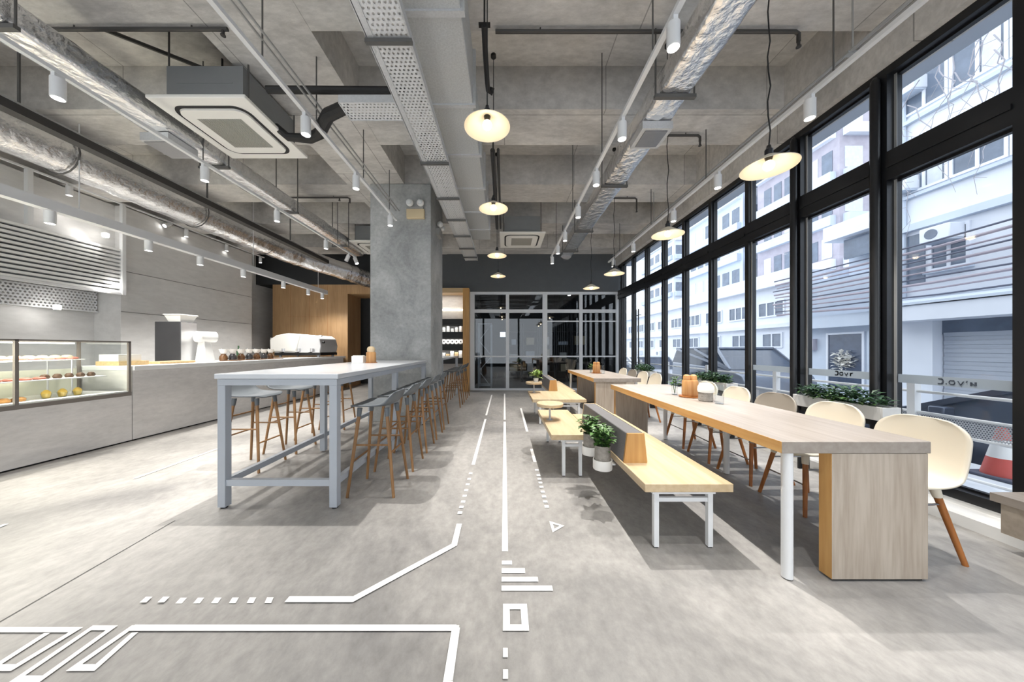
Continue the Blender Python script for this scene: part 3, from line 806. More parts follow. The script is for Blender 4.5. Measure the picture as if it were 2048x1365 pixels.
# rail on top of the panelled left wall with small spots
d = top('wall_rail', 'thin white rail along the top of the left wall panels', 'track rail', (-7.44, 6, 4.06))
part('rail', MB().box(-7.47, -7.43, -2.0, 9.6, 4.06, 4.085), 'white_metal', d)
part('post', MB().box(-7.49, -7.43, 4.83, 4.89, 3.2, 4.06), 'white_metal', d)
part('post', MB().box(-7.49, -7.43, 6.03, 6.09, 2.3, 4.06), 'white_metal', d)
for i, (y, ry) in enumerate(((5.3, 0), (6.93, .9), (7.25, 0), (8.3, 0), (9.45, 0))):
    c = place(proto, (-7.44, y, 4.06), 0, '%s white spotlight from the camera on the rail atop the left wall%s' % (ORD[i], ', tilted sideways' if ry else ''), 'spotlights on the left wall rail'); c.rotation_euler = (0, 0, 0) if not ry else (-.9, 0, 0)
    if i == 0: spot_lamp(-7.38, y, 3.84, 5, ang=120)

# pendant lamps
pp = top('pendant_lamp', 'x', 'pendant lamp', (0, 0, -20))
R_ = .165
prof = [(.022, .085), (.03, .08), (.05, .07), (.10, .038), (R_, .0), (R_ - .001, -.003), (.10, .033), (.05, .064), (.02, .075)]
sh = part('lamp_shade', MB().lathe((0, 0, 0), prof, 36, cap=False), 'shell_white', pp, local=True)
part('socket', MB().lathe((0, 0, 0), [(.0001, .15), (.012, .15), (.016, .13), (.024, .12), (.024, .07), (.018, .045), (.0001, .045)], 16), 'black_frame', pp, local=True)
part('bulb', MB().sphere((0, 0, .012), .034, 16, 10), 'bulb_warm', pp, local=True)
index_kids()
def pendant(x, y, z, label, grp, power=1.0, sway=0):
    c = place(pp, (x, y, z), 0, label, grp)
    zt = zc(y)
    pts = [(sway * math.sin(k * 1.9), sway * math.cos(k * 2.3) * .6, .15 + (zt - z - .15) * k / 14) for k in range(15)]
    pts[0] = (0, 0, .14); pts[-1] = (0, 0, zt - z)
    o = part('cord', MB().tube(pts, .0045, n=5), 'black_matte', c, local=True)
    part('ceiling_rose', MB().lathe((0, 0, zt - z), [(.03, 0), (.03, -.03), (.012, -.045), (.0001, -.045)], 14), 'black_matte', c, local=True)
    l = bpy.data.lights.new('bulb_glow', 'POINT'); l.energy = power; l.color = (1, .78, .5); l.shadow_soft_size = .03
    lo = bpy.data.objects.new('bulb_glow', l); COL.objects.link(lo); lo.location = (x, y, z - .03)
for i, (x, y) in enumerate(((-.124, 2.22), (-.125, 3.52), (-.128, 5.3), (-.14, 6.8))):
    pendant(x, y, 2.84, '%s white pendant lamp from the camera in the row over the aisle' % ORD[i], 'pendant lamps over the aisle')
for i, (x, y) in enumerate(((1.82, 2.135), (1.79, 3.4), (1.83, 5.17), (1.79, 6.4))):
    pendant(x, y, 2.50, '%s white pendant lamp from the camera in the row over the dining tables' % ORD[i], 'pendant lamps over the dining tables', sway=.008)

# emergency twin-head light on the column
d = top('emergency_light', 'twin-head emergency light with beige box on the front of the column', 'emergency light', (-1.51, 5.27, 3.47))
part('battery_box', MB().box(-1.66, -1.36, 5.235, 5.30, 3.46, 3.62), 'beige_box', d, bevel=.008)
for x in (-1.60, -1.42):
    h = part('lamp_head', MB().sphere((x, 5.235, 3.72), .062, 14, 10), 'white_paint', d)
    part('lens', MB().cyl((x, 5.165, 3.715), (x, 5.185, 3.715), .045, n=16), 'clear_glass', h)
part('bracket', MB().box(-1.64, -1.38, 5.25, 5.28, 3.62, 3.66), 'conduit', d)
d = top('emergency_light', 'small twin-head emergency light on the right side of the column', 'emergency light', (-1.2, 5.8, 3.4))
part('battery_box', MB().box(-1.257, -1.2, 5.7, 5.95, 3.35, 3.47), 'conduit', d)
for y in (5.73, 5.92):
    part('lamp_head', MB().sphere((-1.19, y, 3.55), .055, 12, 8), 'white_paint', d)

# ================================================================== KITCHEN SIDE
d = top('louvre_panel', 'white horizontal slat screen on the left kitchen wall', 'slat screen', (-7.5, 3.5, 2.34))
for k in range(12):
    z = 2.36 + (3.16 - 2.36) * k / 11
    part('slat', MB().box(-7.53, -7.46, -2.5, 6.03, z - .020, z + .020), 'white_paint', d)
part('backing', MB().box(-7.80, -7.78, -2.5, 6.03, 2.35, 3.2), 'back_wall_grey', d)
part('bottom_rail', MB().box(-7.56, -7.44, -2.5, 6.05, 2.30, 2.335), 'white_metal', d)
d = top('perforated_hood', 'perforated metal hood panel below the white slat screen', 'hood', (-7.9, 3.5, 1.97))
part('perforated_sheet', MB().box(-7.93, -7.925, -2.5, 6.03, 1.97, 2.34), 'hood_sheet', d)
part('edge_trim', MB().box(-7.95, -7.90, -2.5, 6.03, 1.955, 1.972), 'white_metal', d)
for i, (x, y, z, lab) in enumerate(((-7.72, 5.35, 1.93, 'small round lamp glowing under the perforated hood'), (-7.40, 5.75, 3.32, 'bright round lamp above the slat screen near the white post'), (-7.40, 6.0, 2.42, 'small lamp glowing at the lower right corner of the slat screen'))):
    if i == 2: x, y = -7.4, 5.9
    solo('wall_lamp', lab, 'lamp', MB().lathe((x, y, z), [(.0001, 0), (.04, 0), (.045, .02), (.045, .07), (.02, .08), (.0001, .08)], 16), 'lamp_on', group='small kitchen lamps')
    spot_lamp(x + .06, y - .1, z - .05, (2, 3.5, 2)[i], ang=150, tgt=(x - .5, y - .5, z - .8) if i == 0 else (x - 1, y - 1.5, z - 1.2))

# service counter
cw = top('service_counter', 'long grey concrete service counter with pale worktop on the left', 'counter', (-5.4, 6, 0))
part('front_panel', MB().box(-5.75, -5.03, -2.5, 4.185, .02, .62), 'counter_concrete', cw)
part('front_panel', MB().box(-5.75, -5.03, 4.195, 9.68, .02, .955), 'counter_concrete', cw)
part('plinth', MB().box(-5.70, -5.06, -2.5, 9.66, 0, .02), 'black_matte', cw)
part('worktop', MB().box(-5.80, -5.0, 4.19, 9.75, .955, 1.015), 'white_paint', cw, bevel=.004)
part('steel_end', MB().cyl((-5.30, 9.70, .955), (-5.30, 9.70, 1.02), .285, n=28), 'steel', cw)
bc = top('back_counter', 'grey back counter against the panelled left wall', 'counter', (-7.15, 7.5, 0))
part('body', MB().box(-7.49, -6.85, 6.1, 9.15, 0, .92), 'counter_concrete', bc)
part('worktop', MB().box(-7.49, -6.82, 6.1, 9.15, .92, .96), 'white_paint', bc)

# glass display case built into the counter
dc = top('display_case', 'glass pastry display case with two lit shelves at the near end of the counter', 'display case', (-5.4, 2.8, .62))
E = .016
m = MB().box(-5.72, -5.03, 1.4, 4.18, .62, .668)
part('base_trim', m, 'trim_grey', dc)
part('case_floor', MB().box(-5.72, -5.045, 1.4, 4.165, .668, .685), 'white_paint', dc)
fm = MB()
for (x, y) in ((-5.045, 4.165), (-5.72, 4.165), (-5.045, 3.2), (-5.72, 3.2)):
    fm.box(x - .013, x + .013, y - .013, y + .013, .668, 1.345)
fm.box(-5.058, -5.032, 1.4, 4.178, 1.335, 1.35).box(-5.733, -5.707, 1.4, 4.178, 1.335, 1.35).box(-5.72, -5.045, 4.152, 4.178, 1.335, 1.35)
part('case_frame', fm, 'trim_grey', dc)
for (a, b) in ((1.4, 3.185), (3.215, 4.15)):
    part('front_pane', MB().box(-5.042, -5.036, a, b, .67, 1.335), 'case_glass', dc)
part('end_pane', MB().box(-5.70, -5.06, 4.162, 4.168, .67, 1.335), 'case_glass', dc)
part('top_pane', MB().box(-5.70, -5.06, 1.4, 4.15, 1.338, 1.346), 'case_glass', dc)
for z in (.89, 1.11):
    part('shelf', MB().box(-5.68, -5.30 if z > 1 else -5.18, 1.4, 3.92 if z > 1 else 4.04, z, z + .012), 'white_paint', dc)
    part('light_strip', MB().box(-5.66, -5.645, 1.5, 3.7, z - .012, z), 'case_light', dc)
part('light_strip', MB().box(-5.70, -5.685, 1.5, 4.1, 1.315, 1.33), 'case_light', dc)
for x in (-5.6, -5.3):
    part('shelf_post', MB().cyl((x, 3.80, .685), (x, 3.80, 1.12), .008, n=6), 'steel', dc)
part('back_door', MB().box(-5.735, -5.725, 1.4, 4.15, .67, .99), 'case_back', dc)
part('back_pane', MB().box(-5.733, -5.727, 1.4, 4.15, .99, 1.33), 'case_glass', dc)
for y in (1.8, 2.6, 3.4):
    l = bpy.data.lights.new('case_glow', 'AREA'); l.shape = 'RECTANGLE'; l.size = .5; l.size_y = .7; l.energy = 14; l.color = (1, .95, .78)
    lo = bpy.data.objects.new('case_glow', l); COL.objects.link(lo); lo.location = (-5.38, y, 1.33)
# pastries
def lump(r, h, seed):
    rn = random.Random(seed); mb = MB()
    mb.lathe((0, 0, 0), [(.0001, 0), (r * .8, 0), (r, h * .3), (r * .95, h * .6), (r * .6, h * .92), (.0001, h)], 12)
    mb.v = [(x * (1 + rn.uniform(-.08, .08)), y * (1 + rn.uniform(-.08, .08)), z) for x, y, z in mb.v]
    return mb
def pastry_cup(x, y, z, lab):
    t = top('custard_cup', lab, 'dessert', (x, y, z), group='custard cups on the case floor')
    part('cup', MB().lathe((x, y, z), [(.0001, 0), (.028, 0), (.04, .055), (.042, .055), (.03, .0)], 16), 'clear_glass', t)
    part('custard', MB().lathe((x, y, z + .004), [(.0001, 0), (.026, 0), (.036, .05), (.03, .07), (.012, .09), (.0001, .092)], 14), 'custard', t)
for i, y in enumerate((3.53, 3.66, 3.79)):
    pastry_cup(-5.22, y, .685, ('nearest', 'middle', 'farthest')[i] + ' of the three yellow custard cups on the case floor')
for r, (z, x, y0, n, m_, nm, lab, h, rad) in enumerate((
        (1.122, -5.38, 3.02, 9, 'berry', 'tart', 'red berry tart on the upper case shelf', .03, .05),
        (1.122, -5.54, 3.4, 6, 'bread_pale', 'bun', 'pale bun at the back of the upper case shelf', .05, .05),
        (.902, -5.26, 2.98, 6, 'berry', 'tart', 'red berry tart on the lower case shelf', .03, .048),
        (.902, -5.28, 3.56, 5, 'cake_dark', 'cupcake', 'small dark topped cake at the far end of the lower case shelf', .055, .035),
        (.685, -5.20, 3.0, 4, 'bread', 'bun', 'golden bun on the floor of the display case', .05, .05))):
    for k in range(n):
        y = y0 + k * (.105 if rad > .045 else .10)
        solo(nm, lab, nm if nm != 'cupcake' else 'cake', (lambda q: (setattr(q, 'v', [(a + x, b + y, c + z) for a, b, c in q.v]), q)[1])(lump(rad, h, r * 20 + k)), m_, group=lab + 's')
# things on the counter
d = top('cake_box', 'white pastry box stack on the counter beside the display case', 'box', (-5.45, 4.42, 1.015))
part('box', MB().box(-5.62, -5.30, 4.26, 4.62, 1.015, 1.075), 'bread_pale', d)
part('lid', MB().box(-5.60, -5.33, 4.28, 4.55, 1.075, 1.17), 'paper', d)
solo('tray', 'low beige tray on the counter left of the steel cabinet', 'tray', MB().box(-5.62, -5.28, 4.75, 5.3, 1.015, 1.05), 'bread_pale', bevel=.006)
d = top('steel_cabinet', 'dark brushed steel cabinet standing on the counter', 'cabinet', (-5.75, 5.5, 1.015))
Y0 = 5.45
part('cabinet_body', MB().box(-6.15, -5.70, Y0, Y0 + .30, 1.016, 1.73), 'cabinet_dark', d, bevel=.004)
part('side_panel', MB().box(-5.70, -5.695, Y0 + .01, Y0 + .29, .98, 1.72), 'steel', d)
part('cabinet_stand', MB().box(-6.13, -5.82, Y0 + .02, Y0 + .28, 0, 1.016), 'black_matte', d)
solo('hopper', 'white tapered hopper bin sitting on top of the dark steel cabinet', 'hopper', MB().add([(-5.95, Y0 + .04, 1.73), (-5.74, Y0 + .04, 1.73), (-5.74, Y0 + .26, 1.73), (-5.95, Y0 + .26, 1.73), (-5.99, Y0 + .0, 1.85), (-5.70, Y0 + .0, 1.85), (-5.70, Y0 + .3, 1.85), (-5.99, Y0 + .3, 1.85)], [(0, 3, 2, 1), (4, 5, 6, 7), (0, 1, 5, 4), (1, 2, 6, 5), (2, 3, 7, 6), (3, 0, 4, 7)]).box(-6.0, -5.69, Y0 - .01, Y0 + .31, 1.85, 1.865), 'paper')
d = top('coffee_grinder', 'white coffee grinder with round head right of the steel cabinet', 'grinder', (-5.58, 5.75, 1.015))
part('stand', MB().add([(-5.66, 5.66, 1.015), (-5.46, 5.66, 1.015), (-5.46, 5.86, 1.015), (-5.66, 5.86, 1.015), (-5.63, 5.70, 1.42), (-5.52, 5.70, 1.42), (-5.52, 5.82, 1.42), (-5.63, 5.82, 1.42)], [(0, 3, 2, 1), (4, 5, 6, 7), (0, 1, 5, 4), (1, 2, 6, 5), (2, 3, 7, 6), (3, 0, 4, 7)]), 'white_paint', d, bevel=.01)
part('head', MB().cyl((-5.60, 5.62, 1.47), (-5.50, 5.90, 1.47), .10, n=24), 'white_paint', d, bevel=.012)
part('dial', MB().cyl((-5.505, 5.60, 1.47), (-5.50, 5.617, 1.47), .05, n=20), 'paper', d)
for k in range(7):
    y = 5.98 + .20 * k
    d = top('drip_stand', '%s coffee drip stand from the grinder in the row along the counter' % ORD[k], 'coffee dripper', (-5.42, y, 1.015), group='coffee drip stands along the counter')
    part('carafe', MB().lathe((-5.42, y, 1.015), [(.0001, 0), (.055, 0), (.068, .04), (.06, .09), (.038, .12), (.042, .135), (.0001, .135)], 16), ('brown_jar', 'cabinet_dark')[k % 2], d)
    part('dripper', MB().lathe((-5.42, y, 1.155), [(.03, 0), (.045, .01), (.072, .085), (.067, .085), (.02, .012)], 18), 'paper', d)
    part('stand', MB().cyl((-5.51, y + .06, 1.015), (-5.51, y + .06, 1.26), .006, n=6).bar((-5.51, y + .06, 1.15), (-5.44, y, 1.15), .01, .008), 'steel', d)
solo('counter_tray', 'long low brown tray under the row of coffee drip stands', 'tray', MB().box(-5.34, -5.20, 5.95, 7.3, 1.015, 1.03), 'brown_jar')
for k, (y, x, h, m_, lab) in enumerate(((6.55, -5.62, .30, 'leaf_dark', 'dark green glass bottle behind the cup racks'), (6.75, -5.62, .26, 'clear_glass', 'clear glass bottle behind the cup racks, nearest'), (6.95, -5.62, .27, 'clear_glass', 'clear glass bottle behind the cup racks, farther'))):
    solo('bottle', lab, 'bottle', MB().lathe((x, y, 1.015), [(.0001, 0), (.036, 0), (.036, h * .6), (.014, h * .78), (.014, h), (.0001, h)], 14), m_, group='bottles behind the cup racks')
# espresso machine
d = top('espresso_machine', 'large white and steel espresso machine at the far end of the counter', 'espresso machine', (-5.5, 8.3, 1.015))
def loftbox(x0, x1, ys, z0, z1):
    pass
prof = [(-6.10, 1.13), (-5.05, 1.13), (-5.02, 1.30), (-5.06, 1.50), (-5.16, 1.58), (-5.70, 1.62), (-6.0, 1.56), (-6.14, 1.46), (-6.08, 1.30)]
part('body', MB().prism([(x, z) for x, z in prof], 'y', 7.9, 8.7), 'chrome_light', d, bevel=.02)
part('back_cover', MB().prism([(-6.16, 1.16), (-5.58, 1.16), (-5.48, 1.60), (-5.75, 1.63), (-6.02, 1.58), (-6.17, 1.47)], 'y', 7.86, 8.74), 'paper', d, bevel=.02)
part('cup_rail', MB().cyl((-6.2, 7.95, 1.50), (-6.2, 8.65, 1.50), .018, n=8).cyl((-5.05, 7.88, 1.56), (-4.98, 7.88, 1.56), .02, n=8), 'steel', d)
part('drip_tray', MB().box(-6.1, -5.04, 7.92, 8.7, 1.06, 1.13), 'black_matte', d)
for (x, y) in ((-6.0, 7.98), (-5.12, 7.98), (-6.0, 8.64), (-5.12, 8.64)):
    part('foot', MB().cyl((x, y, 1.015), (x, y, 1.07), .03, n=10), 'steel_dark', d)
for x in (-5.85, -5.5, -5.2):
    g = part('group_head', MB().cyl((x, 7.86, 1.16), (x, 7.86, 1.24), .04, n=14), 'steel', d)
    part('portafilter', MB().cyl((x, 7.86, 1.15), (x + .02, 7.70, 1.13), .014, n=8), 'black_matte', g)
part('knob', MB().cyl((-5.03, 8.0, 1.4), (-4.99, 8.0, 1.4), .03, n=12), 'black_matte', d)
d.location = (-5.65, 9.0, 1.015); d.scale = (1.2, 1.1, 1.08)

# ================================================================== BAR TABLE AND STOOLS
bt = top('bar_table', 'long white high bar table on grey square steel legs', 'table', (-1.77, 3.75, 0))
part('tabletop', MB().box(-2.25, -1.29, 2.40, 5.16, 1.015, 1.055), 'table_white', bt, bevel=.004)
part('apron', MB().box(-2.235, -1.305, 2.412, 2.46, .965, 1.012), 'grey_metal', bt)
part('apron', MB().box(-2.235, -1.305, 5.09, 5.14, .965, 1.012), 'grey_metal', bt)
for x in (-2.235, -1.355): part('apron', MB().box(x, x + .05, 2.46, 5.09, .965, 1.012), 'grey_metal', bt)
for x in (-2.235, -1.365):
    for y in (2.412, 3.75, 5.08):
        part('leg', MB().box(x, x + .06, y, y + .06, .012, .965), 'grey_metal', bt, bevel=.003)
        if y != 3.75: part('foot', MB().cyl((x + .03, y + .03, 0), (x + .03, y + .03, .012), .024, n=10), 'black_matte', bt)
    part('footrest', MB().box(x + .01, x + .05, 2.47, 5.08, .175, .225), 'grey_metal', bt)
part('footrest', MB().box(-2.175, -1.365, 2.422, 2.462, .175, .225), 'grey_metal', bt)

def shell(prof, corner0, corner1, nu=16, thick=.012):
    """moulded seat shell; prof = (x, z, half width, edge lift)"""
    P = [Vector(p) for p in [(*a, ) for a in []]]
    pts = [tuple(p) for p in prof]; out = []
    n = len(pts)
    def cat(p0, p1, p2, p3, t):
        return tuple(.5 * ((2 * b) + (-a + c) * t + (2 * a - 5 * b + 4 * c - d) * t * t + (-a + 3 * b - 3 * c + d) * t ** 3) for a, b, c, d in zip(p0, p1, p2, p3))
    for i in range(n - 1):
        for k in range(6):
            out.append(cat(pts[max(0, i - 1)], pts[i], pts[i + 1], pts[min(n - 1, i + 2)], k / 6))
    out.append(pts[-1])
    # arc lengths
    s = [0]
    for a, b in zip(out[:-1], out[1:]): s.append(s[-1] + math.hypot(b[0] - a[0], b[1] - a[1]))
    T = s[-1]; mb = MB()
    N = len(out)
    for i, (x, z, hw, lift) in enumerate(out):
        k = 1.
        if s[i] < corner0: k = min(k, 1 - corner0 / hw * (1 - math.sqrt(max(0, 1 - ((corner0 - s[i]) / corner0) ** 2))))
        if T - s[i] < corner1: k = min(k, 1 - corner1 / hw * (1 - math.sqrt(max(0, 1 - ((corner1 - (T - s[i])) / corner1) ** 2))))
        a, b = out[max(0, i - 1)], out[min(N - 1, i + 1)]
        tx, tz = b[0] - a[0], b[1] - a[1]; L_ = math.hypot(tx, tz) or 1
        nx, nz = tz / L_, -tx / L_          # normal towards the sitter
        if nz < 0 and abs(nz) > abs(nx): nx, nz = -nx, -nz
        if nx < 0 and abs(nx) >= abs(nz): nx, nz = -nx, -nz
        for j in range(nu + 1):
            u = -1 + 2 * j / nu
            e = lift * abs(u) ** 2.6
            mb.v.append((x + nx * e, u * hw * k, z + nz * e))
    for i in range(N - 1):
        for j in range(nu):
            q = i * (nu + 1) + j
            mb.face((q, q + 1, q + nu + 2, q + nu + 1))
    return mb
def legs(t, topz, tops, feet, r0, r1, m, sock, hs):
    for (a, b), (c, d) in zip(tops, feet):
        lg = part('leg', MB().cyl((a, b, topz), (c, d, 0), r0, r1, n=12), m, t, local=True)
        if sock:
            v = Vector((c - a, d - b, -topz)); e = Vector((a, b, topz)) + v * hs
            part('socket', MB().cyl((a, b, topz + .006), tuple(e), r0 + .006, r0 + .003, n=12), sock, lg, local=True)
def on_leg(a, f, topz, z): k = (topz - z) / topz; return (a[0] + (f[0] - a[0]) * k, a[1] + (f[1] - a[1]) * k, z)

def make_stool():
    t = top('bar_stool', 'x', 'stool', (0, 0, -20))
    pr = [(.185, .742, .165, .0), (.16, .757, .19, .004), (.08, .752, .205, .012), (-.04, .748, .212, .02), (-.12, .757, .212, .028), (-.165, .79, .208, .03), (-.188, .835, .198, .024), (-.20, .878, .175, .015)]
    o = part('seat_shell', shell(pr, .06, .07), 'seat_grey', t, local=True, smooth=60)
    md = o.modifiers.new('thick', 'SOLIDIFY'); md.thickness = .014; md.offset = -1
    tp = [(.12, .12), (.12, -.12), (-.11, .12), (-.11, -.12)]; ft = [(.195, .19), (.195, -.19), (-.195, .19), (-.195, -.19)]
    legs(t, .735, tp, ft, .0155, .012, 'stool_wood', 'seat_grey', .09)
    for (i, j, z) in ((0, 1, .29), (2, 3, .56), (0, 2, .43), (1, 3, .43), (2, 3, .36)):
        part('stretcher', MB().cyl(on_leg(tp[i], ft[i], .735, z), on_leg(tp[j], ft[j], .735, z), .0085, n=8), 'stool_wood', t, local=True)
    return t
stool = make_stool(); index_kids()
for i, y in enumerate((2.79, 3.34, 3.90, 4.44, 4.97)):
    place(stool, (-1.125, y, 0), PI, '%s wooden-legged grey bar stool from the camera on the aisle side of the bar table' % ORD[i], 'bar stools on the aisle side')
for i, y in enumerate((3.30, 3.86, 4.41, 4.96)):
    place(stool, (-2.66, y, 0), 0, '%s wooden-legged grey bar stool from the camera on the counter side of the bar table' % ORD[i], 'bar stools on the counter side')
for i, (x, y, r) in enumerate(((-1.13, 6.75, PI), (-1.13, 7.4, PI), (-1.13, 8.05, PI))):
    place(stool, (x, y, 0), r, '%s grey bar stool from the column at the high table by the shelf niche' % ORD[i], 'bar stools by the shelf niche')
d = top('high_table', 'white high table partly hidden behind the concrete column', 'table', (-1.7, 7.4, 0))
part('tabletop', MB().box(-2.1, -1.27, 6.45, 8.6, 1.015, 1.055), 'table_white', d)
for (x, y) in ((-2.08, 6.47), (-1.35, 6.47), (-2.08, 8.52), (-1.35, 8.52)): part('leg', MB().box(x, x + .06, y, y + .06, 0, 1.015), 'grey_metal', d)
# on the bar table
solo('napkin_box', 'small white open box on the bar table', 'box', MB().box(-2.10, -1.94, 4.25, 4.35, 1.055, 1.15).box(-2.09, -1.95, 4.27, 4.33, 1.15, 1.158), 'paper', bevel=.004)
d = top('wooden_canister', 'pale turned wooden canister with knob lid on the bar table', 'canister', (-1.85, 4.3, 1.055))
part('body', MB().lathe((-1.85, 4.3, 1.055), [(.0001, 0), (.062, 0), (.066, .01), (.064, .14), (.058, .15), (.0001, .15)], 20), 'canister_wood', d)
part('lid', MB().lathe((-1.85, 4.3, 1.205), [(.05, 0), (.055, .03), (.05, .055), (.03, .075), (.0001, .08)], 18), 'oak', d)
part('coaster', MB().lathe((-1.85, 4.3, 1.055), [(.0001, 0), (.08, 0), (.08, .006), (.0001, .006)], 20), 'leg_wood', d)

# shelf niche right of the column
d = top('shelf_niche', 'oak framed shelf niche with lit shelves right of the column', 'shelving', (-1.6, 9.3, 0))
part('side_panel', MB().box(-1.21, -1.03, 9.0, 9.5, 0, 3.02), 'oak_warm_z', d)
part('side_panel', MB().box(-2.5, -2.4, 9.0, 9.5, 0, 3.02), 'oak_warm_z', d)
part('top_panel', MB().box(-2.4, -1.21, 9.0, 9.5, 2.88, 3.02), 'oak_x', d)
part('back_panel', MB().box(-2.4, -1.21, 9.45, 9.5, 0, 2.88), 'counter_concrete', d)
for z in (2.12, 1.74, 1.38, .98):
    s = part('shelf', MB().box(-2.4, -1.21, 9.06, 9.45, z - .17, z), 'dark_paint', d)
part('light_strip', MB().box(-2.38, -1.23, 9.4, 9.42, 2.42, 2.44), 'case_light', d)
for z in (2.8, 2.05, 1.9, 1.55): pass
for (z, n, kind) in ((1.74, 7, 'jar'), (1.38, 6, 'dish'), (.98, 5, 'bag')):
    for k in range(n):
        x = -1.30 - .125 * k
        if kind == 'jar':
            h = .17 - .04 * (k % 3)
            solo('jar', '%s white jar from the right on the upper niche shelf' % ORD[k], 'jar', MB().lathe((x, 9.22, z), [(.0001, 0), (.046, 0), (.046, h), (.03, h + .02), (.0001, h + .02)], 14), 'paper', group='white jars on the niche shelf')
        elif kind == 'dish':
            t = top('round_dish', '%s white round dish with dark centre from the right on the middle niche shelf' % ORD[k], 'dish', (x, 9.2, z), group='round dishes on the niche shelf')
            part('plate', MB().cyl((x, 9.20, z + .085), (x, 9.225, z + .08), .075, n=20), 'paper', t)
            part('centre', MB().cyl((x, 9.192, z + .085), (x, 9.2, z + .085), .022, n=14), 'pipe_dark', t)
            part('stand', MB().box(x - .03, x + .03, 9.2, 9.28, z, z + .03), 'paper', t)
        else:
            h = (.26, .17, .2, .12, .15)[k]
            solo('paper_bag', '%s pale paper package from the right on the lowest niche shelf' % ORD[k], 'package', MB().box(x - .05, x + .05, 9.15, 9.28, z, z + h), 'paper' if k % 2 == 0 else 'bread_pale', group='packages on the niche shelf', bevel=.006)
for z in (2.2, 1.92):
    pass
l = bpy.data.lights.new('niche_glow', 'AREA'); l.shape = 'RECTANGLE'; l.size = 1.1; l.size_y = .1; l.energy = 4; l.color = (1, .95, .88)
lo = bpy.data.objects.new('niche_glow', l); COL.objects.link(lo); lo.location = (-1.8, 9.12, 2.86)
for z in (1.94, 1.56, 1.2):
    l = bpy.data.lights.new('niche_glow', 'AREA'); l.shape = 'RECTANGLE'; l.size = 1.1; l.size_y = .05; l.energy = 1.6
    lo = bpy.data.objects.new('niche_glow', l); COL.objects.link(lo); lo.location = (-1.8, 9.10, z)
# ================================================================== DINING SIDE
def board(mb, x0, x1, y0, y1, z0, z1):
    """slot 0 top and end grain faces, slot 1 long edges facing -x / +x"""
    b = len(mb.mi); mb.box(x0, x1, y0, y1, z0, z1)
    for k, f in enumerate((0, 0, 0, 1, 0, 1)): mb.mi[b + k] = f
    return mb
def dining_table(x0, x1, y0, y1, panels, legs_, label):
    t = top('dining_table', label, 'table', ((x0 + x1) / 2, (y0 + y1) / 2, 0), group='communal dining tables')
    part('tabletop', board(MB(), x0, x1, y0, y1, .688, .752), ['ash_top', 'oak_edge'], t, bevel=.003)
    for (a, b, c) in panels:
        part('end_panel', board(MB(), a, b, c, c + .07, .012, .686), ['ash_z', 'oak_warm_z'], t, bevel=.002)
        part('panel_plinth', MB().box(a + .02, b - .02, c + .01, c + .06, 0, .012), 'black_matte', t)
        part('panel_spacer', MB().box(a + .03, b - .03, c + .01, c + .06, .686, .688), 'black_matte', t)
    for (x, y) in legs_:
        lg = part('leg', MB().cyl((x, y, .006), (x, y, .688), .026, n=16), 'white_metal', t)
        part('foot', MB().cyl((x, y, 0), (x, y, .006), .02, n=12), 'black_matte', lg)
    return t
dining_table(1.485, 2.285, 1.66, 4.34, [(1.755, 2.272, 1.662), (1.52, 1.96, 4.24)], [(1.54, 1.69), (2.22, 4.28), (2.22, 3.1)], 'nearer long communal table of pale wood with an end panel and white legs')
dining_table(1.50, 2.30, 5.22, 7.35, [(1.54, 2.06, 5.24), (1.70, 2.24, 7.2)], [(2.24, 5.28), (1.56, 7.28)], 'farther long communal table of pale wood near the glass partition')

def make_chair(m, name):
    t = top(name, 'x', 'chair', (0, 0, -20))
    pr = [(.215, .425, .19, .0), (.19, .445, .215, .004), (.10, .445, .23, .014), (-.04, .432, .236, .03), (-.14, .44, .236, .045), (-.195, .48, .234, .048), (-.225, .56, .23, .042), (-.245, .66, .224, .032), (-.26, .75, .212, .022), (-.272, .815, .185, .012)]
    o = part('seat_shell', shell(pr, .09, .12, nu=18), m, t, local=True, smooth=60)
    md = o.modifiers.new('thick', 'SOLIDIFY'); md.thickness = .012; md.offset = -1
    tp = [(.13, .13), (.13, -.13), (-.12, .13), (-.12, -.13)]; ft = [(.205, .205), (.205, -.205), (-.21, .2), (-.21, -.2)]
    legs(t, .425, tp, ft, .018, .013, 'leg_wood', m, .13)
    for (i, j, z) in ((0, 2, .33), (1, 3, .33), (0, 1, .22)):
        part('stretcher', MB().cyl(on_leg(tp[i], ft[i], .425, z), on_leg(tp[j], ft[j], .425, z), .006, n=8), 'steel_dark', t, local=True)
    return t
chair_w = make_chair('shell_white', 'shell_chair'); chair_g = make_chair('shell_grey', 'shell_chair'); index_kids()
for i, (y, k) in enumerate(((1.97, 0), (2.50, 0), (3.03, 1), (3.56, 0), (4.08, 0))):
    place((chair_w, chair_g)[k], (2.43, y, 0), PI + (.06, 0, .05, -.04, .03)[i], '%s %s shell chair from the camera on the window side of the nearer table' % (ORD[i], ('cream white', 'beige grey')[k]), 'shell chairs at the nearer dining table')
for i, (y, k) in enumerate(((5.45, 0), (5.95, 0), (6.45, 1), (6.95, 0))):
    place((chair_w, chair_g)[k], (2.43, y, 0), PI, '%s %s shell chair from the camera on the window side of the farther table' % (ORD[i], ('cream white', 'beige grey')[k]), 'shell chairs at the farther dining table')

